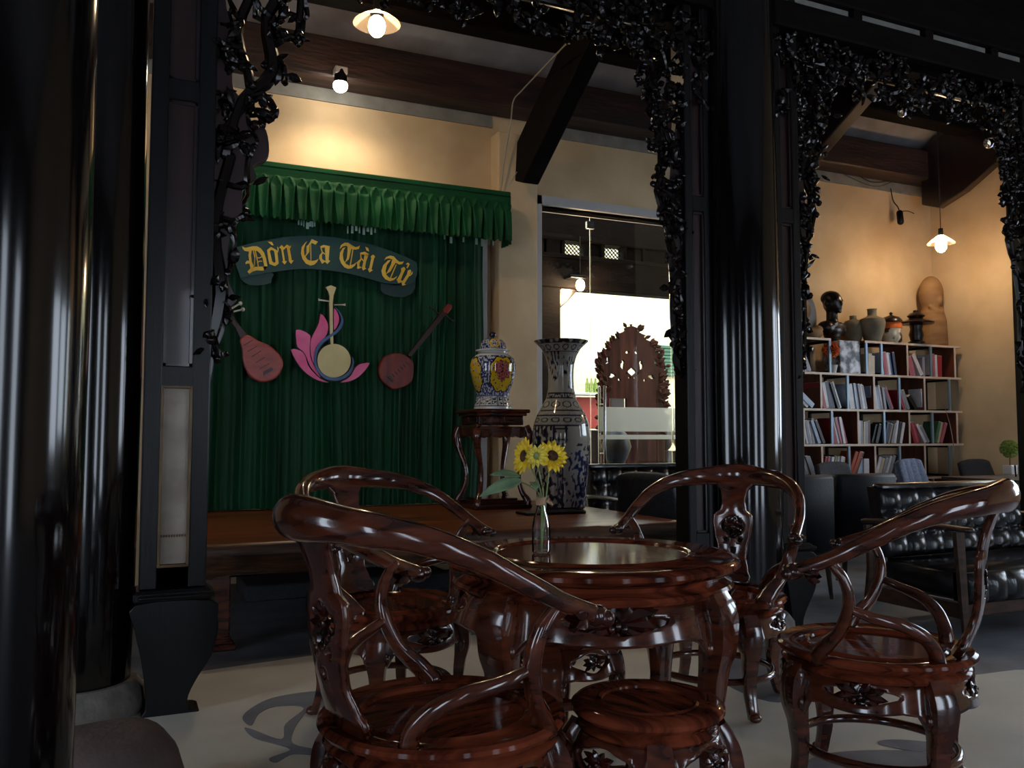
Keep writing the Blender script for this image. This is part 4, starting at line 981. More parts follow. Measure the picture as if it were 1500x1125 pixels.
# ================================================================== GLASS DOORS AND THE ROOM BEYOND
gt = struct(empty('door_1', (0, 0, 0)))
for a, c in ((3.335, 3.865), (3.875, 4.75), (4.76, 5.61)):
    MB().box(a, c, 6.846, 6.854, .01, 3.165).build('glass_leaf', 'glass', gt, smooth=0)
for a, c in ((3.95, 4.75), (4.76, 5.61)):
    MB().box(a, c, 6.842, 6.844, 1.15, 1.375).build('frosted_band', 'frost', gt, smooth=0)
    MB().box(a, c, 6.842, 6.844, 1.078, 1.12).build('frosted_band', 'frost', gt, smooth=0)
for y in (6.80, 6.90):
    q = MB().tube([(3.985, y, .80), (3.985, y, 1.56)], .014, n=12, sub=1)
    for z in (.95, 1.4): q.tube([(3.985, y, z), (3.985, 6.85, z)], .008, n=8, sub=1, up=(0, 0, 1))
    q.build('handle', 'steel', gt)
MB().cbox(3.83, 3.91, 6.83, 6.87, 3.02, 3.09, .005).build('clamp', 'steel', gt, smooth=0)
# the bright court room behind
struct(MB().box(2.2, 12, 11.8, 12, 0, 4.6).build('wall_far', 'wallfar', smooth=0))
struct(MB().box(2.0, 2.2, 6.98, 12, 0, 4.6).build('wall_court_left', 'wallfar', smooth=0))
struct(MB().box(12, 12.2, 6.98, 12, 0, 4.6).build('wall_court_right', 'wallfar', smooth=0))
t = thing('timber_gate', 'dark timber gate frame with lattice transom seen through the glass doors', 'gate', (3.9, 7.8, 0))
def G(name, m, *a, **k):
    b = MB(); b.cbox(*a, **k)
    return b.build(name, m, t, smooth=0)
def lx(px, y=400): return at(px, y, 'Y', 7.8).x - 3.9
G('post', 'rafter', lx(775), lx(817), -.06, .10, 0, 3.3); G('post', 'rafter', 3.0, 3.2, -.06, .1, 0, 3.3)
G('beam', 'rafter', lx(775), 3.2, -.08, .10, 3.12, 3.75, .01); G('beam', 'rafter', lx(775), 3.2, -.08, .10, 2.62, 2.95, .012)
G('rail', 'rafter', lx(775), 3.2, -.10, -.08, 2.93, 2.97, .004)
def lattice(x0, x1, z0, z1, par):
    b = MB(); st = .034
    for s in (-1, 1):
        x = x0 - (z1 - z0)
        while x < x1 + (z1 - z0):
            p = [(x, z0), (x + (z1 - z0), z1)] if s > 0 else [(x + (z1 - z0), z0), (x, z1)]
            (xa, za), (xb, zb) = p
            def cl(xa, za, xb, zb):
                k = (xb - xa); 
                if xa < x0: za += (x0 - xa) / k * (zb - za); xa = x0
                if xa > x1: za += (x1 - xa) / k * (zb - za); xa = x1
                if xb > x1: zb = za + (x1 - xa) / (xb - xa) * (zb - za) if xb != xa else zb; xb = x1
                if xb < x0: zb = za + (x0 - xa) / (xb - xa) * (zb - za) if xb != xa else zb; xb = x0
                return xa, za, xb, zb
            if (max(xa, xb) > x0 and min(xa, xb) < x1):
                xa, za, xb, zb = cl(xa, za, xb, zb)
                if abs(xa - xb) > .01: b.tube([(xa, .0, za), (xb, .0, zb)], .006, n=4, sub=1, caps=False)
            x += st * 1.3
    return b
xs_ = [lx(795), lx(822), lx(855), lx(880), lx(912), lx(940), lx(975), 1.9, 3.0]
for i in range(len(xs_) - 1):
    a, c = xs_[i], xs_[i + 1]
    G('stile', 'rafter', a - .02, a + .02, -.06, .06, 2.95, 3.12)
    if i in (1, 3): lattice(a + .03, c - .03, 2.965, 3.105, t).build('lattice', 'rafter', t, smooth=0)
    else: G('transom_panel', 'redpanel' if i == 0 else 'rafter', a + .02, c - .02, -.02, .02, 2.95, 3.12, .004)
MB().prism([(lx(802) - .0, 2.52), (lx(836), 2.74), (lx(848), 2.66), (lx(829), 2.50), (lx(818), 2.42), (lx(808), 2.44)], lambda x, y, d: (x, d, y), -.05, .05).build('brace', 'dark', t, smooth=0, bevel=.01)
lattice(lx(801), lx(815), 2.45, 2.62, t).build('corner_fretwork', 'rafter', t, smooth=0)
# carved screen with a mirror-like crown
SX = at(925, 560, 'Y', 10.0).x
t = thing('carved_screen', 'tall carved brown wooden screen with a spiky pierced crown beyond the glass', 'screen', (SX, 10, 0))
g = random.Random(8)
def cw(v):
    base = lerp([(0, .50), (.25, .51), (.4, .54), (.55, .50), (.72, .36), (.85, .20), (.93, .09), (1, .01)], v)
    return base + .022 * math.sin(v * 75) + .012 * math.sin(v * 140)
sheet(70, 50, lambda u, v: ((u - .5) * 2 * cw(v), 0, 1.62 + v * 1.02), [(.5, .36, .06, .05, .1), (.36, .45, .03, .07, 0), (.64, .45, .03, .07, 0), (.42, .62, .035, .02, 0), (.58, .62, .035, .02, 0), (.2, .3, .045, .03, 0), (.8, .3, .045, .03, 0), (.13, .5, .02, .06, 0), (.87, .5, .02, .06, 0), (.1, .12, .03, .05, 0), (.46, .28, .02, .015, 0), (.54, .28, .02, .015, 0), (.42, .34, .02, .015, 0), (.58, .34, .02, .015, 0), (.3, .25, .025, .02, 0), (.7, .25, .025, .02, 0)]).build('crown', 'mahog', t, smooth=0, solid=.05, off=0)
b = MB()
for k in range(90):
    v = g.uniform(.05, .97); s = g.choice((-1, 1)); p = Vector((s * cw(v) * g.uniform(.8, 1), -.03, 1.62 + v * 1.02)); b.leaf(p, (s * g.uniform(.3, 1), -.3, g.uniform(.1, 1)), .10, .05, (0, -1, 0))
for k in range(70):
    z = g.uniform(1.2, 1.9); s = g.choice((-1, 1)); b.leaf((s * g.uniform(.40, .52), -.03, z), (s * g.uniform(-.2, 1), -.3, g.uniform(-1, 1)), .11, .06, (0, -1, 0))
b.build('leaf_carving', 'mahog', t, smooth=50)['kind'] = 'stuff'
MB().cbox(-.50, -.36, -.03, .03, 0, 1.75, .01).cbox(.38, .52, -.03, .03, 0, 1.75, .01).build('upright', 'mahog', t, smooth=0)
for a, c in ((-.10, .40),): MB().cbox(a, c, -.02, .02, .1, 1.85, .01).build('door_panel', 'mahog', t, smooth=0)
MB().cbox(-.34, -.12, -.01, .01, 1.15, 1.8, .005).build('door_panel', 'dark', t, smooth=0)
MB().lathe([(.0, 0), (.055, 0), (.06, .01), (.04, .02), (.0, .022)], 24, c=(.21, 0, 0), X=Matrix.Translation((0, -.02, 1.38)) @ Matrix.Rotation(R(90), 4, 'X')).build('ring_handle', 'blackmetal', t)
# things along the far wall
p = lambda x, y, Y: at(x, y, 'Y', Y)
a = p(855, 545, 10.6); c = p(876, 603, 10.6)
t = thing('display_case', 'low display counter with a red board seen left of the carved screen', 'cabinet', (a.x - .3, 10.6, 0))
MB().cbox(0, 1.05, 0, .4, 0, 1.2, .01).build('counter', 'dark', t, smooth=0)
MB().cbox(.02, 1.0, .36, .40, 1.22, 1.68, .01).build('red_board', 'red', t, smooth=0)
MB().cbox(0, 1.0, .2, .42, 1.70, 1.74, .005).build('shelf', 'paper', t, smooth=0)
MB().cbox(.55, 1.05, .40, .42, 2.0, 2.38, .005).build('notice_board', 'paper', t, smooth=0)
for i, x in enumerate((860, 866, 872, 878)):
    o = MB().lathe([(.0, 0), (.03, 0), (.032, .12), (.014, .17), (.014, .21), (.0, .21)], 14).build('bottle', 'leafgreen', smooth=50, loc=(p(x, 520, 10.9).x, 10.9, 1.742))
    tag(o, ['leftmost', 'second from the left', 'third from the left', 'rightmost'][i] + ' of the small green bottles on the shelf beyond the glass', 'bottle', 'bottles on the far shelf')
o = MB().lathe([(.0, 0), (.12, 0), (.10, .05), (.07, .10), (.14, .22), (.19, .36), (.15, .50), (.06, .60), (.10, .66), (.05, .72), (.0, .74)], 28).build('dark_urn', 'blackmetal', smooth=60, loc=(p(903, 680, 9.3).x, 9.3, .62)); tag(o, 'dark gourd-shaped urn on a low plinth before the carved screen', 'urn')
o = MB().cbox(-.25, .25, -.2, .2, 0, .62, .02).build('plinth', 'mahog', smooth=0, loc=(p(903, 680, 9.3).x, 9.3, 0)); tag(o, 'low brown plinth under the dark urn beyond the glass', 'plinth')
o = MB().blob((0, 0, .4), (.3, .25, .28), n=16, k=10).blob((.45, 0, .42), (.26, .22, .26), n=16, k=10).build('rock', 'bronze', smooth=60, loc=(p(858, 590, 9.9).x, 9.75, 1.0))
bpy.data.objects.remove(o)
a = p(963, 505, 11.76); c = p(1010, 552, 11.76)
t = thing('roller_shutter', 'green slatted shutter on the far wall right of the carved screen', 'shutter', (a.x, 11.76, 0))
for k in range(9):
    z = c.z + (a.z - c.z) * k / 9; MB().cbox(-.2, 1.6, -.03, .03, z, z + (a.z - c.z) / 9 - .008, .008).build('slat', 'shutter', t, smooth=0)
for i, (x, y) in enumerate(((970, 594), (1000, 592))):
    o = MB().blob((0, 0, .2), (.16, .15, .22), n=14, k=8).lathe([(.0, -.9), (.14, -.9), (.16, .0), (.0, .02)], 18).build('dark_pot', 'bronze', smooth=60, loc=(p(x, y, 10.3).x, 10.3, .9)); tag(o, ['round-topped dark pot right of the carved screen, left one of two', 'round-topped dark pot right of the carved screen, right one of two'][i], 'pot')

# ================================================================== BOOKSHELF
FY, BYS = 6.42, 6.74
def cx(x, y): return at(1140 + x * .3023, 380 + y * .3023, 'Y', FY)
RY = {1: 405, 2: 567, 3: 728, 4: 888}
t = thing('bookshelf', 'wide staggered bookshelf of brown boards and black frames in the right corner', 'bookshelf', (7, 6.6, 0))
Z = [2.075, 1.735, 1.378, 1.03, .685, .345, .03]
XE = 8.19; XS = cx(40, 800).x
off = Vector((7, 6.6, 0))
def P3(name, m, x0, x1, y0, y1, z0, z1, b_=.0): return MB().cbox(x0 - 7, x1 - 7, y0 - 6.6, y1 - 6.6, z0, z1, .003).build(name, m, t, smooth=0)
def shelf_board(x0, x1, z):
    o = MB().box(x0 - 7, x1 - 7, FY - 6.6, FY + .006 - 6.6, z - .022, z, 0).box(x0 - 7, x1 - 7, FY + .006 - 6.6, BYS - 6.6, z - .0219, z - .0001, 1)
    return o.build('shelf_board', ['birch', 'shelfbrown'], t, smooth=0)
x262 = cx(258, 470).x; x418 = cx(422, 480).x
shelf_board(XS, x262, Z[0]); shelf_board(x418, XE, Z[0])
for z in Z[1:]: shelf_board(XS, XE, z)
DIV = {0: [('W', 125), ('M', 253), ('M', 430), ('M', 503), ('W', 627), ('M', 742), ('W', 857)], 1: [('W', 209), ('M', 339), ('W', 466), ('M', 589), ('W', 711), ('M', 832)],
       2: [('W', 126), ('M', 262), ('W', 389), ('M', 516), ('W', 637), ('M', 750), ('W', 868)], 3: [('W', 214), ('M', 346), ('W', 472), ('M', 592), ('W', 713), ('M', 835)]}
DIV[4] = DIV[2]; DIV[5] = DIV[3]
M['steelblue'] = mat('pale blue steel edge', rgb('7f95a6'), None, 0.35, .3)
for r, L in DIV.items():
    for kind, x in L:
        X = cx(x, (RY[min(r, 3) + 1] + 80)).x; z0, z1 = Z[r + 1], Z[r] - .022
        if kind == 'W':
            MB().box(X - .011 - 7, X + .011 - 7, FY - 6.6, FY + .006 - 6.6, z0, z1, 0).box(X - .0105 - 7, X + .0105 - 7, FY + .006 - 6.6, BYS - 6.6, z0, z1, 1).build('divider', ['birch', 'shelfbrown'], t, smooth=0)
        else:
            q = MB().box(X - .013 - 7, X + .013 - 7, FY - 6.6, FY + .02 - 6.6, z0, z1, 0)
            q.box(X - .012 - 7, X + .012 - 7, BYS - .03 - 6.6, BYS - .005 - 6.6, z0, z1, 1).box(X - .012 - 7, X + .012 - 7, FY + .02 - 6.6, BYS - .03 - 6.6, z0, z0 + .02, 1).box(X - .012 - 7, X + .012 - 7, FY + .02 - 6.6, BYS - .03 - 6.6, z1 - .02, z1, 1)
            q.build('frame_divider', ['steelblue', 'blackmetal'], t, smooth=0)
BC = {'w': ('white', 'cfcdd0'), 'g': ('grey', '8a8a92'), 'r': ('red', '9c2030'), 'p': ('pink', 'b06070'), 'b': ('blue', '3f5f96'), 'n': ('navy', '1c2442'), 'k': ('black', '15151a'), 'o': ('orange', 'b4502c'), 'y': ('yellow', 'cdbb3c'), 'e': ('green', '3f6a4c'), 'c': ('cream', 'c0ad90'), 'l': ('pale blue', '9fb2c8'), 't': ('brown', '5a3426')}
for k, (n_, h) in BC.items(): M['bk' + k] = mat(n_ + ' book cover', rgb(h), rgb(h, .82), 0.4, scale=14)
ROWN = ['topmost', 'second', 'third', 'fourth']; ORD = ['first', 'second', 'third', 'fourth', 'fifth', 'sixth', 'seventh', 'eighth', 'ninth', 'tenth']
# row, bottom x in the crop, step, lean (top to the left, degrees), height, colours
BK = [(0, 128, 15, 26, .25, 'wwg', 0), (0, 150, 13, 22, .30, 'lg', 0), (0, 452, 18, 0, .20, 'cc', 1), (0, 516, 12, 9, .235, 'lrpwbn', 2), (0, 655, 14, 16, .22, 'pp', 3), (0, 706, 18, 30, .24, 'w', 3), (0, 718, 14, 0, .20, 'g', 3), (0, 752, 12, 0, .24, 'wpwrr', 4),
      (1, 158, 20, 50, .25, 'wl', 0), (1, 233, 15, 12, .27, 'rwnn', 1), (1, 300, 12, 20, .27, 'kw', 1), (1, 350, 10.5, 10, .26, 'lwwwlwgwg', 2), (1, 474, 10.5, 9, .24, 'lwwlwg', 3), (1, 555, 12, 24, .24, 'nr', 3), (1, 618, 13, 22, .21, 'rgg', 4), (1, 680, 16, 36, .18, 'k', 4), (1, 716, 12, 6, .22, 'w', 5),
      (2, 150, 11, 10, .24, 'wgwg', 1), (2, 205, 12, 22, .25, 'lgk', 1), (2, 284, 11, 14, .27, 'rrwpwr', 2), (2, 402, 12, -2, .23, 'wgcgt', 3), (2, 470, 14, -20, .20, 'kk', 3), (2, 522, 12, -18, .22, 'nncg', 4), (2, 578, 12, -14, .23, 'wkw', 4), (2, 670, 13, 20, .23, 'rpr', 5), (2, 722, 13, 30, .22, 'wg', 5), (2, 770, 14, -20, .24, 'ecp', 6),
      (3, 140, 13, 24, .26, 'rgw', 0), (3, 180, 11, 24, .25, 'gg', 0), (3, 222, 11, -14, .23, 'rpbwnylwc', 1), (3, 352, 14, -26, .30, 'oot', 2), (3, 410, 26, 0, .20, 'lw', 2), (3, 482, 14, -20, .22, 'wcg', 3), (3, 530, 14, -24, .23, 'wgkt', 3)]
cnt = {}
for (r, bx, st, lean, h, cols, cell) in BK:
    for k, c in enumerate(cols):
        z = Z[r + 1]; X = cx(bx + k * st, RY[r + 1] + 150).x if r < 3 else cx(bx + k * st, 1035).x
        th = st * .3023 / 137 * 1.42 * .86; hh = h * (1 + rnd.uniform(-.07, .04)); L = R(lean + rnd.uniform(-2.5, 2.5)); d = rnd.uniform(.15, .2)
        q = MB(); yy = rnd.uniform(.0, .02)
        q.box(-th / 2, th / 2, yy, yy + d, 0, hh, 0).box(-th / 2 + .0015, th / 2 - .0015, yy - .0006, yy + d - .004, hh - .002, hh + .0012, 1)
        o = q.build('book', ['bk' + c, 'paper'], None, smooth=0)
        o.rotation_euler = (0, -L, 0)
        lift = abs(math.sin(L)) * th / 2 + .0015
        o.location = (X, FY + .012, z + lift)
        key = (r, cell); cnt[key] = cnt.get(key, 0) + 1; i = cnt[key]
        pose = 'upright' if abs(lean) < 4 else ('leaning left' if lean > 0 else 'leaning right')
        tag(o, f"{BC[c][0]} book {pose}, {ORD[i - 1] if i <= 10 else str(i) + 'th'} in {ORD[cell]} cell of {ROWN[r]} shelf row", 'book', 'books on the ' + ROWN[r] + ' shelf row')
# objects in the gap and on top
gx = cx(375, 480).x
o = MB().cbox(-.14, .14, -.10, .12, 0, .335, .006).build('granite_block', 'granite', smooth=0, loc=(gx - .03, 6.56, Z[1])); tag(o, 'polished dark granite block standing in the shelf gap under the bust', 'block')
t = thing('flower_pot', 'orange flowers in a small white pot in the shelf gap', 'potted flowers', (cx(283, 520).x, 6.47, Z[1]))
MB().lathe([(.0, 0), (.03, 0), (.045, .075), (.048, .08), (.04, .08), (.0, .07)], 24).build('pot', 'whitepot', t)
b = MB(); g = random.Random(5)
for k in range(120):
    v = Vector((g.gauss(0, 1), g.gauss(0, 1), g.gauss(0, 1))).normalized(); b.leaf(Vector((-.02, 0, .23)) + v * Vector((.06, .06, .085)).length * .45, v, .035, .025, (v.y, v.z, v.x))
b.build('blossom', 'orange', t, smooth=0)['kind'] = 'stuff'
MB().tube([(0, 0, .06), (-.01, 0, .15), (-.015, 0, .2)], .004, n=6).build('stem', 'stem', t)
# bronze bust
def bust(name, mb, m, loc, label, cat, vox=.011, rz=0, sm=4):
    o = mb.build(name, m, smooth=180, loc=loc); o.rotation_euler.z = rz
    md = o.modifiers.new('r', 'REMESH'); md.mode = 'VOXEL'; md.voxel_size = vox; md.use_smooth_shade = True
    s = o.modifiers.new('s', 'SMOOTH'); s.iterations = sm; s.factor = .5
    return tag(o, label, cat)
b = MB(); E3 = lambda *a: None
b.blob((0, 0, .06), (.16, .10, .085), n=20, k=12); b.blob((-.11, 0, .07), (.09, .085, .075), n=16, k=10); b.blob((.11, .0, .07), (.09, .085, .075), n=16, k=10)
b.blob((0, .0, .0), (.10, .08, .06), n=16, k=8); b.lathe([(.0, .10), (.075, .11), (.058, .16), (.056, .26), (.0, .27)], 18)
b.blob((0, -.01, .335), (.088, .10, .118), n=20, k=14); b.blob((0, -.045, .285), (.058, .062, .06), n=16, k=10)
b.blob((0, -.108, .315), (.016, .022, .03), n=10, k=8); b.blob((0, -.098, .268), (.03, .016, .012), n=10, k=6); b.blob((0, -.09, .235), (.028, .02, .02), n=10, k=6)
for s in (-1, 1): b.blob((s * .092, .0, .318), (.016, .028, .038), n=10, k=8); b.blob((s * .035, -.092, .352), (.028, .014, .010), n=10, k=6); b.tube([(s * .02, -.085, .12), (s * .09, -.08, .10)], .014, n=8)
b.blob((0, .015, .385), (.094, .10, .075), n=18, k=10)
bust('bronze_bust', b, 'bronze', (cx(325, 380).x - .03, 6.56, 2.125), 'dark bronze bust of a man on the granite block above the shelf', 'bust', rz=.2)
o = MB().blob((0, 0, .17), (.07, .03, .20), n=18, k=12).build('marble_shell', 'whitepot', smooth=70, loc=(cx(272, 240).x, 6.70, 2.10)); tag(o, 'smooth white oval stone standing behind the bronze bust', 'stone')
bpy.data.objects.remove(o)
o = MB().blob((0, 0, .22), (.075, .028, .23), n=18, k=12).build('white_stone', 'whitepot', smooth=70, loc=(cx(268, 240).x - .03, 6.70, 2.07)); tag(o, 'smooth white oval stone standing behind the bronze bust', 'stone')
o = MB().cbox(-.12, .12, -.03, .03, 0, .02, .003).lathe([(.0, 0), (.10, 0), (.115, .01), (.10, .025), (.0, .02)], 36, X=Matrix.Translation((0, 0, .30)) @ Matrix.Rotation(R(90), 4, 'X')).tube([(0, 0, .02), (0, 0, .2)], .02, n=8, sub=1).build('carved_plate', 'plaster', smooth=50, loc=(cx(183, 270).x, 6.62, Z[0])); tag(o, 'round tan plate on a small stand at the left end of the shelf top', 'plate')
o = MB().blob((0, 0, .05), (.11, .07, .055), n=16, k=8).blob((.05, 0, .09), (.06, .05, .045), n=14, k=8).build('shell', 'plaster', smooth=60, loc=(cx(200, 360).x, 6.50, Z[0])); tag(o, 'pale rounded shell lying on the left end of the shelf top', 'shell')
def jar(name, prof, m, x, Y, label, cat='jar', n=32): 
    o = MB().lathe(prof, n).build(name, m, smooth=50, loc=(x, Y, Z[0])); return tag(o, label, cat)
jar('clay_jar', [(.0, 0), (.075, 0), (.08, .01), (.115, .12), (.13, .20), (.12, .24), (.055, .27), (.045, .28), (.045, .335), (.052, .345), (.03, .345), (.0, .32)], 'clay', cx(495, 380).x, 6.52, 'grey clay jar with a narrow neck, nearest on the shelf top')
jar('clay_jar', [(.0, 0), (.07, 0), (.10, .12), (.105, .19), (.08, .23), (.035, .245), (.035, .285), (.0, .285)], 'clay', cx(462, 380).x - .03, 6.655, 'smaller grey clay jar half behind the narrow-necked one')
t = thing('tea_jar', 'painted jar with orange band and dark knobbed lid on the shelf top', 'jar', (cx(580, 390).x, 6.50, Z[0]))
MB().lathe([(.0, 0), (.085, 0), (.10, .02), (.105, .13), (.10, .19), (.085, .22), (.0, .22)], 32).build('jar_body', mat('mottled cream and brown glaze', rgb('c9b99a'), rgb('3f241c'), 0.2, scale=9, contrast=(.5, .56), coat=.5), t)
MB().lathe([(.1025, .15), (.107, .152), (.102, .20), (.092, .215)], 32, cap=False).build('orange_band', 'orange', t)
MB().lathe([(.0, .222), (.115, .222), (.11, .235), (.08, .27), (.02, .29), (.012, .30), (.02, .315), (.0, .33)], 32).build('lid', 'bronze', t)
t = thing('stone_lantern', 'dark pagoda-shaped lantern with wide brim on the shelf top', 'lantern', (cx(690, 400).x, 6.47, Z[0]))
MB().lathe([(.0, 0), (.08, 0), (.085, .02), (.06, .04), (.075, .10), (.06, .16), (.07, .20), (.0, .20)], 24).build('body', 'bronze', t)
MB().lathe([(.0, .20), (.06, .205), (.175, .215), (.18, .23), (.10, .26), (.07, .27), (.0, .27)], 24).build('brim', 'clay_dark', t) if False else MB().lathe([(.0, .20), (.06, .205), (.175, .215), (.18, .23), (.10, .26), (.07, .27), (.0, .27)], 24).build('brim', 'bronze', t)
MB().lathe([(.0, .27), (.06, .27), (.09, .30), (.06, .33), (.03, .335), (.025, .36), (.0, .365)], 24).build('cap', 'bronze', t)
b = MB(); b.blob((0, 0, .58), (.135, .12, .20), n=22, k=14); b.lathe([(.0, 0), (.155, 0), (.15, .28), (.13, .36), (.10, .40), (.10, .50), (.0, .52)], 24); b.blob((0, -.11, .50), (.03, .03, .06), n=10, k=8); b.tube([(-.10, -.06, .43), (0, -.125, .36), (.10, -.06, .43)], .018, n=8)
bust('wooden_bust', b, 'plaster', (8.03, 6.64, Z[0] + .01), 'tall weathered wooden bust with a bald round head in the shelf corner', 'bust', vox=.012, sm=6)

# ================================================================== SOFAS AND CHAIRS
def pillowed(nx, nz, w_, h, dep, amp, sub=7, lean=0):
    """tufted front surface: nx by nz bulging squares in X-Z, facing -Y, with a closed back"""
    b = MB(); NX, NZ = nx * sub, nz * sub; vs = []
    for i in range(NX + 1):
        for j in range(NZ + 1):
            u = i / sub; v = j / sub; x = -w_ / 2 + w_ * i / NX; z = h * j / NZ
            k = (abs(math.sin(math.pi * u)) ** .45) * (abs(math.sin(math.pi * v)) ** .45) if 0 < i < NX or True else 0
            e = min(1, i / 2, (NX - i) / 2, j / 2 + .5, (NZ - j) / 2 + .2)
            vs.append((x, -amp * k + (1 - e) * .02 + lean * z, z))
    n1 = (NX + 1) * (NZ + 1); f = []
    for i in range(NX):
        for j in range(NZ): a = i * (NZ + 1) + j; f.append((a, a + NZ + 1, a + NZ + 2, a + 1))
    b.add(vs, f)
    bk = [(-w_ / 2, dep, 0), (w_ / 2, dep, 0), (w_ / 2, dep + lean * h, h), (-w_ / 2, dep + lean * h, h)]; b.add(bk, [])
    A, B, C, D = n1, n1 + 1, n1 + 2, n1 + 3
    bl = [i * (NZ + 1) for i in range(NX + 1)]; tl = [i * (NZ + 1) + NZ for i in range(NX + 1)]
    b.f += [tuple(bl) + (B, A), tuple(tl[::-1]) + (D, C), tuple(range(NZ + 1)) [::-1] + (A, D), tuple(NX * (NZ + 1) + j for j in range(NZ + 1)) + (C, B), (A, B, C, D)]; b.m += [0] * 5
    return b
def tufted_sofa(label, x0, x1, yb, z_top, depth=.72, seat_z=.36, ncol=11, group=None):
    W_ = x1 - x0; t = thing('tufted_sofa', label, 'sofa', ((x0 + x1) / 2, yb, 0), 0, group); hw = W_ / 2
    bh = z_top - seat_z
    o = pillowed(ncol, 3, W_ - .12, bh, .10, .05, lean=.16).build('backrest', 'leather', t, smooth=60); o.location = (0, -.18, seat_z)
    MB().tube([(-hw + .06, -.10, z_top + .004), (hw - .06, -.10, z_top + .004)], .028, n=10, sub=1, flat=(1.6, .8)).build('top_roll', 'leather', t)
    o = pillowed(ncol, 1, W_ - .12, .17, .10, .035).build('seat_front', 'leather', t, smooth=60); o.location = (0, -depth + .03, seat_z - .19)
    o = MB().cbox(-hw + .06, hw - .06, -depth + .06, -.12, seat_z - .18, seat_z - .005, .03).build('seat', 'leather', t, smooth=50)
    MB().cbox(-hw + .03, hw - .03, -depth + .05, -depth + .09, seat_z - .26, seat_z - .18, .006).cbox(-hw + .03, hw - .03, -.12, -.08, seat_z - .26, seat_z - .18, .006).build('rail', 'walnut', t, smooth=0)
    for s in (-1, 1):
        x = s * (hw - .01)
        MB().tube([(x, -depth + .02, .0), (x, -depth + .035, .3), (x, -depth + .05, .58)], [.018, .026, .03], n=8, sub=3, square=.7, caps=False).build('leg', 'walnut', t, smooth=40)
        MB().tube([(x, -.02, .0), (x, -.08, .3), (x, -.06, .56)], [.018, .028, .026], n=8, sub=3, square=.7, caps=False).build('leg', 'walnut', t, smooth=40)
        MB().tube([(x, -depth - .02, .595), (x, -depth * .5, .60), (x, .02 - .06, .585)], [.028, .03, .026], n=10, sub=4, flat=(1.3, .55)).build('armrest', 'walnut', t, smooth=40)
        MB().cbox(x - .014, x + .014, -depth + .04, -.08, seat_z - .26, seat_z - .17, .006).build('side_rail', 'walnut', t, smooth=0)
    return t
tufted_sofa('long black tufted leather sofa with wooden arms at the right', 4.17, 5.52, 4.02, .79, depth=.74, seat_z=.37, ncol=8)
tufted_sofa('black tufted leather sofa against the glass doors behind the stage end', 3.60, 5.35, 6.62, .84, depth=.72, seat_z=.38, ncol=10)

def club_chair(label, x, y, rz=0, w_=.56):
    t = thing('club_chair', label, 'armchair', (x, y, 0), rz, 'dark leather armchairs behind the sofa'); h = w_ / 2
    MB().cbox(-h, h, -.02, .10, .30, .84, .025).build('backrest', 'navy', t, smooth=50)
    MB().cbox(-h + .08, h - .08, .10, .56, .30, .44, .03).build('seat', 'navy', t, smooth=50)
    for s in (-1, 1):
        MB().cbox(s * (h - .04) - .045, s * (h - .04) + .045, .06, .58, .30, .62, .025).build('arm', 'navy', t, smooth=50)
        for yy in (.02, .52): MB().tube([(s * (h - .07), yy, .31), (s * (h - .045), yy - (.02 if yy < .1 else -.02), 0)], [.022, .013], n=8, sub=1, caps=False).build('leg', 'walnut', t, smooth=40)
    return t
club_chair('dark navy leather armchair half hidden by the middle column', 4.17, 4.5)
club_chair('dark navy leather armchair seen from behind, left of the sofa', 4.78, 4.52)

def lounge_chair(label, x, y, rz, m='greycloth', top=.82, w_=.5, arms=True, cat='chair', ribs=0, name='upholstered_chair'):
    t = thing(name, label, cat, (x, y, 0), rz); h = w_ / 2
    def bf(u, v): return ((u - .5) * w_ * (1 - .12 * v * v), .22 + .13 * v + .015 * math.cos((u - .5) * 3) - (.012 * abs(math.sin(u * math.pi * ribs)) if ribs else 0), .42 + v * (top - .42) - .03 * (abs(u - .5) * 2) ** 4 * v)
    sheet(24, 10, bf).build('backrest', m, t, smooth=60, solid=.055, off=0, fix=False)
    MB().cbox(-h, h, -.25, .26, .38, .46, .03).build('seat', m, t, smooth=50)
    for sx in (-1, 1):
        MB().tube([(sx * (h - .02), -.22, .39), (sx * (h + .01), -.25, 0)], [.02, .012], n=8, sub=1, caps=False).build('leg', 'walnut', t, smooth=40)
        MB().tube([(sx * (h - .02), .24, .39), (sx * (h + .01), .32, 0)], [.02, .012], n=8, sub=1, caps=False).build('leg', 'walnut', t, smooth=40)
        if arms: MB().tube([(sx * (h + .02), -.18, .40), (sx * (h + .04), -.2, .60), (sx * (h + .04), .0, .63), (sx * (h + .02), .27, .62)], [.013, .014, .016, .013], n=8, sub=4).build('armrest', 'walnut', t, smooth=40)
    return t
def place(px, Y): return at(px, 690, 'Y', Y).x
lounge_chair('charcoal upholstered chair with a slanting back beside the stage end', 3.74, 5.42, R(112), 'greycloth', .84, .52)
lounge_chair('low grey chair whose top shows over the navy armchairs', place(1258, 5.9), 5.85, R(6), 'greycloth', .86, .48, arms=False)
lounge_chair('blue grey ribbed chair in front of the bookshelf corner', place(1352, 5.2) + .36, 5.25, R(16), 'bluecloth', .90, .50, arms=False, ribs=4)
lounge_chair('charcoal chair behind the side table by the right wall', place(1436, 6.0), 5.7, R(5), 'greycloth', .87, .52, arms=False)
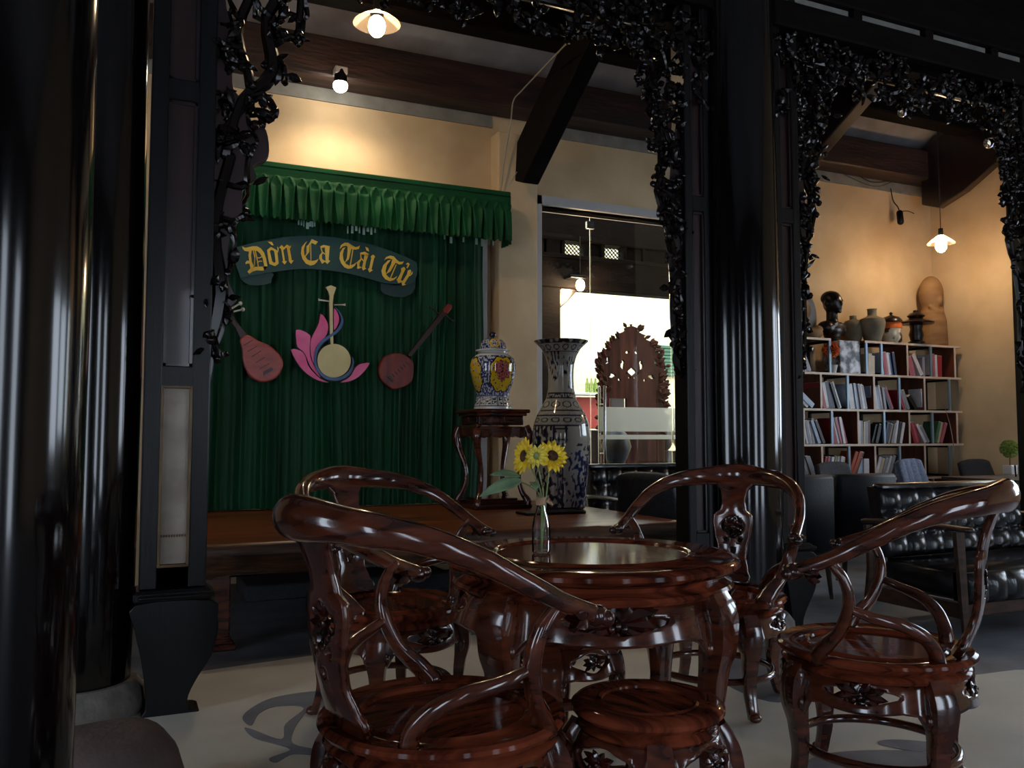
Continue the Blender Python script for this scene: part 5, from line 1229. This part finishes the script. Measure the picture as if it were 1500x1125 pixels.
# side table with plant and glass
a = at(1380, 697, 'Z', .76); 
t = thing('side_table', 'long dark wooden table by the right wall behind the sofa', 'table', (6.92, 4.78, 0))
MB().cbox(-.42, .40, -.50, .55, .725, .755, .005).build('tabletop', 'walnut', t, smooth=0)
for sx in (-.35, .33):
    for sy in (-.42, .47): MB().tube([(sx, sy, .725), (sx, sy, 0)], [.025, .018], n=8, sub=1, caps=False).build('leg', 'walnut', t, smooth=40)
pp = at(1480, 695, 'Z', .756)
t = thing('ball_plant', 'small round green topiary in a white pot on the side table', 'plant', (pp.x, pp.y, .756))
MB().cbox(-.045, .045, -.045, .045, 0, .085, .006).build('pot', 'whitepot', t, smooth=0)
MB().tube([(0, 0, .08), (0, 0, .17)], .004, n=6, sub=1).build('stem', 'walnut', t)
b = MB(); g = random.Random(9)
for k in range(420):
    v = Vector((g.gauss(0, 1), g.gauss(0, 1), g.gauss(0, 1))).normalized(); b.leaf(Vector((0, 0, .235)) + v * .062, v + Vector((g.uniform(-.4, .4),) * 3), .024, .014, (v.y, v.z, v.x))
b.blob((0, 0, .235), .058, n=12, k=8); b.build('foliage', 'leafgreen', t, smooth=0)['kind'] = 'stuff'
for i, (x, Y) in enumerate(((1493, 4.98), (1502, 4.90))):
    o = MB().lathe([(.0, .004), (.026, .004), (.03, .012), (.034, .10), (.036, .10), (.032, .0), (.0, .0)], 24).build('drinking_glass', 'glass', smooth=60, loc=(at(x, 697, 'Y', Y).x, Y, .756))
    tag(o, ['clear drinking glass beside the small round plant', 'clear drinking glass at the far right edge of the side table'][i], 'glass')

# ================================================================== LAMPS AND WIRES
def pendant(label, x, y, z, cord_to, r=.15, glass=True):
    t = thing('pendant_lamp', label, 'lamp', (x, y, z))
    MB().lathe([(.03, .10), (.05, .085), (r * .7, .055), (r, .02), (r * 1.02, .015), (r * .98, .018), (r * .68, .05), (.045, .078)], 40, cap=False).build('shade', 'shade', t, smooth=60)
    MB().lathe([(.0, .17), (.022, .17), (.025, .10), (.022, .05), (.0, .05)], 20).build('socket', 'blackmetal', t)
    MB().blob((0, 0, .0), (.055, .055, .072), n=18, k=12).build('bulb', 'bulb', t)
    MB().tube([(0, 0, .16), (0, 0, cord_to - z)], .004, n=6, sub=1).build('cord', 'cabled', t)
    return t
pendant('glass-shaded pendant lamp shining at top left above the stage', 1.42, 5.3, 3.76, roof_z(5.3))
pendant('hanging lamp glowing by the right wall above the bookshelf corner', 7.42, 6.0, 3.02, 4.62, r=.13)
t = thing('spot_lamp', 'small white-hot spot lamp fixed to the beam above the curtain', 'lamp', (1.45, 6.47, 3.86))
MB().cbox(-.05, .05, -.04, .06, .04, .10, .008).build('bracket', 'white', t, smooth=0)
MB().lathe([(.0, .09), (.04, .08), (.05, .02), (.052, -.02), (.04, -.02)], 24).build('housing', 'blackmetal', t, smooth=50)
MB().blob((0, 0, -.045), (.056, .056, .05), n=18, k=10).build('lens', 'bulbw', t)
t = thing('gate_lantern', 'lit lamp hanging before the timber gate beyond the glass', 'lamp', (4.42, 7.6, 2.72))
LQ = at(850, 415, 'Y', 7.6); t.location = (LQ.x, 7.6, LQ.z - .02)
MB().blob((0, 0, 0), (.045, .045, .06), n=16, k=10).build('bulb', 'bulb', t)
MB().cbox(-.12, .06, -.02, .14, .07, .10, .004).build('bracket', 'blackmetal', t, smooth=0)
MB().tube([(0, 0, .1), (0, 0, .5)], .004, n=6, sub=1).build('cord', 'cabled', t)
bpy.data.objects['gate_lantern_light'].location = (LQ.x, 7.52, LQ.z - .1)
def wire(label, pts, r, m, sub=8, name='cable'):
    o = MB().tube(pts, r, n=6, sub=sub).build(name, m, smooth=60); return tag(o, label, 'cable')
wire('white cable running from the lintel over the beam to the curtain', [at(848, 45, 'Y', 5.0), at(800, 95, 'Y', 5.6), at(765, 132, 'Y', 6.35), at(752, 148, 'Y', 6.42), at(748, 180, 'Y', 6.5), at(738, 240, 'Y', 6.55), at(733, 286, 'Y', 6.58)], .006, 'cable')
wire('thin grey wire hanging from the beam end beside the pilaster', [at(757, 252, 'Y', 6.4), at(748, 268, 'Y', 6.5), at(735, 288, 'Y', 6.58)], .004, 'cable')
wire('loop of black wires sagging along the top of the right part of the wall', [at(1205, 236, 'Y', 6.74), at(1240, 245, 'Y', 6.74), at(1275, 266, 'Y', 6.74), at(1310, 262, 'Y', 6.74), at(1345, 245, 'Y', 6.74)], .006, 'cabled')
wire('second thinner black wire sagging lower over the bookshelf wall', [at(1210, 240, 'Y', 6.75), at(1250, 262, 'Y', 6.75), at(1285, 273, 'Y', 6.75), at(1320, 262, 'Y', 6.75), at(1358, 262, 'Y', 6.75)], .004, 'cabled')
wire('pale wire hanging down the right end of the bookshelf', [at(1382, 590, 'Y', 6.40), at(1392, 625, 'Y', 6.38), at(1397, 660, 'Y', 6.38), at(1392, 700, 'Y', 6.4)], .004, 'cable')
c = at(1318, 318, 'Y', 6.66)
t = thing('wall_camera', 'small dark camera hanging on wires high on the bookshelf wall', 'camera', c)
MB().tube([(0, 0, .05), (0, -.01, -.06)], [.035, .035], n=14, sub=1).build('body', 'blackmetal', t)
MB().tube([(0, 0, .05), (.01, .03, .12), (.0, .08, .2), (-.01, .10, .34)], .006, n=6).build('stalk', 'cabled', t)
MB().tube([(.0, 0, .06), (.12, 0, .08), (.24, .02, .07)], .005, n=6).build('wire', 'cabled', t)
for i, (x, y, X_) in enumerate(((1323, 164, 5.9), (1450, 209, 5.7))):
    c = at(x, y, 'Y', 5.0 if i == 0 else 4.3)
    t = thing('ceiling_spot', ['small unlit silver spot lamp under the grey roof', 'silver spot lamp by the fretwork at the right edge'][i], 'lamp', c)
    MB().lathe([(.0, .06), (.03, .05), (.04, -.02), (.03, -.035), (.0, -.03)], 20, X=Matrix.Rotation(R(70), 4, 'Y')).build('housing', 'ledoff', t, smooth=50)
    MB().tube([(0, 0, 0), (0, .05, .2), (0, .05, roof_z(c.y) - c.z)], .008, n=6, sub=2).build('arm', 'blackmetal', t)
